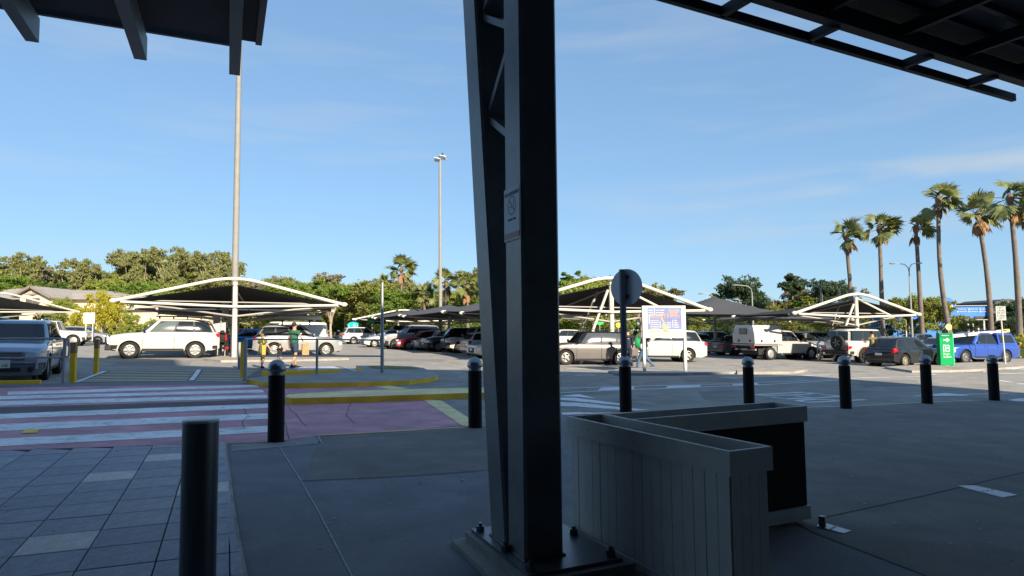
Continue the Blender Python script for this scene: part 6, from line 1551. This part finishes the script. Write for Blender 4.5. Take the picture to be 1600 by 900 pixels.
# palms -------------------------------------------------------------
P_green = mat('frond_green', (0.165, 0.185, 0.055), .5, var=.3, scale=1.5, trans=.2); P_dead = mat('frond_dead', (0.30, 0.17, 0.08), .85, var=.3, scale=2, trans=.1)
palm_bark = mat('palm_bark', (0.15, 0.125, 0.105), .9, var=.25, scale=3, bump=.4, bscale=12)
def frond_mesh(name, m, dead=False, seed=1):
    rs = random.Random(seed); mb = MB()
    mb.tube([(0, 0, 0), (.45, 0, .03), (.85, 0, 0)], [.035, .025, .02], 5)
    nb = 17 if not dead else 12; base = Vector((.85, 0, 0))
    for k in range(nb):
        a = math.radians(-78+156*k/(nb-1)); L_ = (.80+.25*math.cos(a))*rs.uniform(.85, 1.1)
        d = Vector((math.cos(a), math.sin(a)*(1 if not dead else .35), 0)); s_ = Vector((-d.y, d.x, 0)).normalized()
        pts = []
        for t in (0, .45, .75, 1.0): 
            pz = -(t**2)*(.22+.25*rs.random())*L_ if not dead else -t*t*.3*L_; pts.append(base+d*(L_*t)+Vector((0, 0, pz)))
        w = [.03, .085, .06, .006]
        vs = []
        for p, ww in zip(pts, w): vs += [p+s_*ww, p-s_*ww+Vector((0, 0, .02))]
        mb.add(vs, [(0, 1, 3, 2), (2, 3, 5, 4), (4, 5, 7, 6)])
    return mb.mesh(name, m)
FM = [frond_mesh('frond', P_green, False, s) for s in (1, 2, 3)]; DM = [frond_mesh('dead_frond', P_dead, True, s) for s in (4, 5)]
def palm(px, ytop, pxb, Y, label, r, nf=22, nd=10, wind=0.5, seed=0, grp=None, bend=0.0):
    rs = random.Random(seed); t = AT(px, ytop, Y); b = AT(pxb, 520, Y); th = thing('palm_tree', label, 'palm tree', (b.x, Y, gz(b.x)), 0, grp)
    top = Vector((t.x-b.x, 0, t.z-gz(b.x)-r*.85))
    pts = []; rr_ = []
    for k in range(9):
        u = k/8; pts.append(Vector((top.x*u+bend*math.sin(PI*u), 0, top.z*u))); rr_.append((.25-.09*u)*(1+.04*math.sin(k*2.1)) if u > .05 else .34)
    mb = MB(); mb.tube(pts, rr_, 12); mb.build('trunk', palm_bark, th, 60)
    for k in range(nf):
        az = rs.uniform(0, 2*PI); el = rs.uniform(-.55, 1.45)
        # wind pushes fronds to the right (+x)
        d = Vector((math.cos(az)*math.cos(el), math.sin(az)*math.cos(el), math.sin(el)))
        d = (d+Vector((wind, 0, -.05))).normalized()
        yaw = math.atan2(d.y, d.x); pit = -math.asin(max(-1, min(1, d.z)))
        o = inst(rs.choice(FM), 'frond', th, top+Vector((0, 0, .05)), (rs.uniform(-1.1, 1.1), pit, yaw)); sc = r*.60*rs.uniform(.7, 1.12); o.scale = (sc, sc, sc)
    for k in range(nd):
        az = rs.uniform(0, 2*PI); el = rs.uniform(-1.45, -.75); d = Vector((math.cos(az)*math.cos(el), math.sin(az)*math.cos(el), math.sin(el))); d = (d+Vector((wind*.5, 0, 0))).normalized()
        o = inst(rs.choice(DM), 'dead_frond', th, top-Vector((0, 0, .10)), (rs.uniform(-.4, .4), -math.asin(d.z), math.atan2(d.y, d.x))); sc = r*.50*rs.uniform(.8, 1.1); o.scale = (sc, sc, sc)
    mb = MB(); mb.sphere(top, .30, 10, 7, (1, 1, 1.5)); mb.build('heart', mat('palm_heart', (.16, .11, .06), .9), th, 60)
gR = 'tall fan palms leaning in the wind at the right'
palm(1320, 344, 1330, 66, 'first tall wind blown palm from the left, above the arched right sail', 2.0, seed=1, grp=gR, bend=.2)
palm(1373, 335, 1379, 66, 'second tall palm from the left, just right of the sail top', 1.9, seed=2, grp=gR, nf=22)
palm(1430, 336, 1441, 65, 'third palm from the left, smaller dark crown right of the double street lamp', 1.75, seed=3, grp=gR, nf=18, wind=.6)
palm(1465, 286, 1488, 62, 'fourth palm from the left, taller with a curved trunk', 2.0, seed=4, grp=gR, nf=22, bend=-.5)
palm(1526, 308, 1548, 60, 'fifth palm from the left with hanging brown skirt', 2.1, seed=5, grp=gR, nd=18, nf=22, bend=.3)
palm(1576, 278, 1592, 53, 'rightmost tall palm with large ragged crown and orange dead fronds', 2.1, seed=6, grp=gR, nd=20, nf=22, bend=.15)
palm(1604, 300, 1640, 54, 'palm cut by the right picture edge', 1.9, seed=7, grp=gR, nd=12, nf=20)
gC = 'fan palms above the green belt left of the column'
palm(627, 402, 628, 95, 'single upright palm with brown skirt above the centre belt', 2.3, seed=8, grp=gC, nf=22, nd=14, wind=.05)
palm(602, 430, 602, 105, 'small far palm just right of the tall slim post', 1.5, seed=9, grp=gC, wind=.0, nd=3)
palm(697, 424, 697, 82, 'palm behind the distant light pole', 1.9, seed=10, grp=gC, wind=.1, nd=6)
palm(730, 430, 731, 80, 'palm just left of the steel column', 2.0, seed=11, grp=gC, wind=.1, nd=10)
palm(663, 446, 663, 84, 'low palm between the single palm and the light pole', 1.6, seed=12, grp=gC, wind=.1, nd=4)

# ------------------------------------------------------------------ buildings
tile_roof = mat('roof_tile', (0.30, 0.275, 0.25), .8, var=.08, scale=.8, bump=.3, bscale=5); cream = mat('wall_cream', (0.62, 0.52, 0.38), .8, var=.05, scale=1); fasc = mat('roof_fascia', (0.20, 0.17, 0.15), .6)
Yh = 74
g0 = AT(52, 446, Yh); gx = g0.x; gzv = gz(gx)
hs = thing('house', 'cream house with grey tiled roof and sunburst gable at the left', 'house', (gx, Yh, gzv))
def hp(px, py, dy=0): q = AT(px, py, Yh); return Vector((q.x-gx, dy, q.z-gzv))
apex = hp(52, 447); le = hp(22, 463); re2 = hp(84, 464); zw = le.z
mb = MB(); mb.box(((le.x+re2.x)/2+.2, 3, zw/2), (re2.x-le.x-1.0, 6, zw)); mb.build('wall', cream, hs)
mb = MB(); mb.poly([Vector((le.x+.5, -.01, zw-.02)), Vector((re2.x-.5, -.01, zw-.02)), Vector((apex.x, -.01, apex.z-.3))]); mb.build('gable', cream, hs)
for k in range(7):
    t = PI*(.12+.76*k/6); c = Vector((apex.x, -.05, zw+.05)); mb = MB(); mb.bar(c, c+Vector((math.cos(t)*1.5, 0, math.sin(t)*.9)), .06, .06); mb.build('sunburst_slat', fasc, hs)
mb = MB(); ov = .4
for a, b in ((le, apex), (apex, re2)):
    mb.add([a+Vector((0, -.5, .0)), b+Vector((0, -.5, .0)), b+Vector((0, 6, .0)), a+Vector((0, 6, 0)), a+Vector((0, -.5, -.16)), b+Vector((0, -.5, -.16)), b+Vector((0, 6, -.16)), a+Vector((0, 6, -.16))], [(0, 1, 2, 3), (7, 6, 5, 4), (0, 4, 5, 1), (2, 6, 7, 3), (0, 3, 7, 4), (1, 5, 6, 2)])
mb.build('gable_roof', tile_roof, hs)
mb = MB(); mb.bar(le+Vector((0, -.55, -.08)), apex+Vector((0, -.55, -.08)), .08, .26); mb.bar(apex+Vector((0, -.55, -.08)), re2+Vector((0, -.55, -.08)), .08, .26); mb.build('barge_board', fasc, hs)
wl = hp(41, 466); wr_ = hp(62, 475)
mb = MB(); mb.box(((wl.x+wr_.x)/2, -.04, (wl.z+wr_.z)/2), (wr_.x-wl.x, .08, wl.z-wr_.z)); w = mb.build('window', mat('house_window', (0.10, 0.09, 0.08), .3), hs)
mb = MB(); mb.box(((wl.x+wr_.x)/2, -.09, (wl.z+wr_.z)/2), (.08, .05, wl.z-wr_.z)); mb.build('mullion', fasc, w)
ra_, rb_, rc_, rd_ = hp(-60, 444), hp(112, 449), hp(170, 466), hp(-60, 466)
mb = MB(); mb.add([ra_+Vector((0, 7, 0)), rb_+Vector((0, 7, 0)), rc_+Vector((4, 3, 0)), rd_+Vector((0, 3, 0))], [(0, 1, 2, 3)]); mb.add([rb_+Vector((0, 7, 0)), rc_+Vector((4, 3, 0)), rc_+Vector((4, 11, 0)), ra_+Vector((0, 7, 0))], [(0, 1, 2)]); mb.build('main_roof', tile_roof, hs)
mb = MB(); mb.box((3.2+(rc_.x-6)/2, 6.5, zw/2), (rc_.x+9, 5.5, zw)); mb.build('rear_wall', cream, hs)
p = AT(205, 466, 78); h2 = thing('house', 'second low cream house with grey roof behind the golden trees', 'house', (p.x, 78, gz(p.x)))
zt_ = AT(205, 463, 78).z-gz(p.x)
mb = MB(); mb.box((2, 2, (zt_-1.6)/2), (15, 4, zt_-1.6)); mb.build('wall', cream, h2)
mb = MB(); e = zt_-1.7; mb.add([(-6.5, -.8, e), (10.5, -.8, e), (8.5, 2, zt_), (-5, 2, zt_), (10.5, 5, e), (-6.5, 5, e)], [(0, 1, 2, 3), (3, 2, 4, 5), (1, 4, 2), (0, 3, 5)]); mb.build('roof', tile_roof, h2)
mb = MB(); mb.box((2.2, -.02, 1.3), (1.5, .06, 1.0)); mb.build('window', MATS['house_window'], h2)
# cream wall
p = AT(225, 520, 68); w0 = thing('boundary_wall', 'low cream wall with small dark opening behind the hedge', 'wall', (p.x, 68, gz(p.x)))
mb = MB(); mb.box((0, 0, .95), (14, .2, 1.9)); mb.build('wall', cream, w0); mb = MB(); mb.box((-1.3, -.11, 1.5), (.7, .06, .7)); mb.build('opening', ink, w0)
# shops at the right
Ys = 86
q0 = AT(1466, 478, Ys); bs = thing('shop', 'bright blue shop front with white lettering and dark awning at the right', 'shop', (q0.x, Ys, gz(q0.x)))
def sp(px, py, dy=0): q = AT(px, py, Ys); return Vector((q.x-q0.x, dy, q.z-gz(q0.x)))
def sbox(par, nm, x0, x1, y0, y1, m, dy, th=.1):
    a = sp(x0, y1); b = sp(x1, y0); mb = MB(); mb.box(((a.x+b.x)/2, dy, (a.z+b.z)/2), (b.x-a.x, th, b.z-a.z)); return mb.build(nm, m, par)
sblue = mat('shop_blue', (0.02, 0.17, 0.56), .5, col2=(0.02, 0.14, 0.46), scale=.4)
sbox(bs, 'wall', 1380, 1548, 477.5, 535, sblue, 4, 8)
sbox(bs, 'parapet_block', 1466, 1487, 472, 500, sblue, -.3, .6)
mb = MB(); c = sp(1476, 473); mb.lathe([(1.0, -.2), (1.0, .2)], 24, (c.x, -.3, c.z-.3), 'Y'); mb.build('parapet_arch', sblue, bs)
sbox(bs, 'yellow_panel', 1469, 1483, 477, 486, mat('shop_yellow', (0.60, 0.45, 0.12), .5), -.65, .04)
sbox(bs, 'coping', 1488, 1547, 477, 478.2, canopy_white, -.08, .3)
mb = MB(); random.seed(31)
for r_ in range(2):
    for (x0, x1) in ((1495, 1509), (1512.5, 1526), (1530, 1543)):
        a = sp(x0, 483.2+r_*3.9); b = sp(x1, 483.2+r_*3.9); x = a.x
        while x < b.x: w = random.uniform(.08, .2); mb.box((x+w/2, -.05, a.z), (w, .03, .09 if x > a.x else .2)); x += w+.07
mb.build('lettering', wt, bs)
for (x0, x1) in ((1494, 1515), (1522, 1545)): sbox(bs, 'window', x0, x1, 494, 500, ink, -.06, .1)
sbox(bs, 'awning', 1490, 1556, 499, 500.6, mat('awning_grey', (.40, .38, .37), .6), -1.2, 2.2)
sbox(bs, 'shopfront', 1494, 1560, 501, 530, mat('shop_dark', (.035, .03, .03), .4), -.12, .12)
sbox(bs, 'red_poster', 1489, 1494.5, 508, 516, mat('poster_red', (.4, .12, .14), .6), -.3, .05)
sbox(bs, 'side_window', 1370, 1400, 500, 512, sblue, -.3, .3)
for x in (1495, 1502, 1510, 1519, 1527, 1538): sbox(bs, 'awning_post', x, x+1.2, 501, 520, galv, -2.1, .12)
d0 = AT(1550, 480, Ys); ds = thing('shop', 'dark brown shop front with curved stepped parapet and three white stripes', 'shop', (d0.x, Ys, gz(d0.x)))
dm = mat('shop_brown', (0.055, 0.052, 0.052), .6, var=.08, scale=.6)
def dp_(px, py): q = AT(px, py, Ys-.6); return Vector((q.x-d0.x, 0, q.z-gz(d0.x)))
prof = [(1548, 530), (1548, 474), (1555, 474), (1556, 471.5), (1562, 470), (1570, 467.5), (1577, 467), (1584, 468), (1590, 470), (1596, 471.5), (1597, 474), (1640, 475), (1640, 530)]
P = [dp_(a, b) for a, b in prof]; n = len(P); mb = MB(); mb.add([q-Vector((0, .6, 0)) for q in P]+[q+Vector((0, 7, 0)) for q in P], [tuple(range(n)), tuple(range(n, 2*n))[::-1]]+[(i, i+n, (i+1) % n+n, (i+1) % n) for i in range(n)]); mb.build('wall', dm, ds)
for k in range(3): a = dp_(1566.5+k*3.6, 469.5); b = dp_(1567.9+k*3.6, 483); mb = MB(); mb.box(((a.x+b.x)/2, -.66, (a.z+b.z)/2), (b.x-a.x, .08, a.z-b.z)); mb.build('white_stripe', wt, ds)
for (x0, x1, y0, y1) in ((1548, 1566, 489, 490.5), (1545, 1562, 493, 494.5)): a = dp_(x0, y1); b = dp_(x1, y0); mb = MB(); mb.box(((a.x+b.x)/2, -1.4, (a.z+b.z)/2), (b.x-a.x, 1.6, b.z-a.z)); mb.build('awning', MATS['awning_grey'], ds)
# far blue building glimpsed under the centre sail
p = AT(1088, 505, 95); th = thing('far_shed', 'pale blue grey shed glimpsed under the right tip of the centre sail', 'building', (p.x, 95, gz(p.x)))
mb = MB(); mb.box((0, 0, 2), (3.2, 4, 4)); mb.build('wall', mat('shed_blue', (.22, .27, .36), .6), th); mb = MB(); mb.box((0, -2.02, 2.6), (2.9, .06, .12)); mb.build('rail', galv, th)
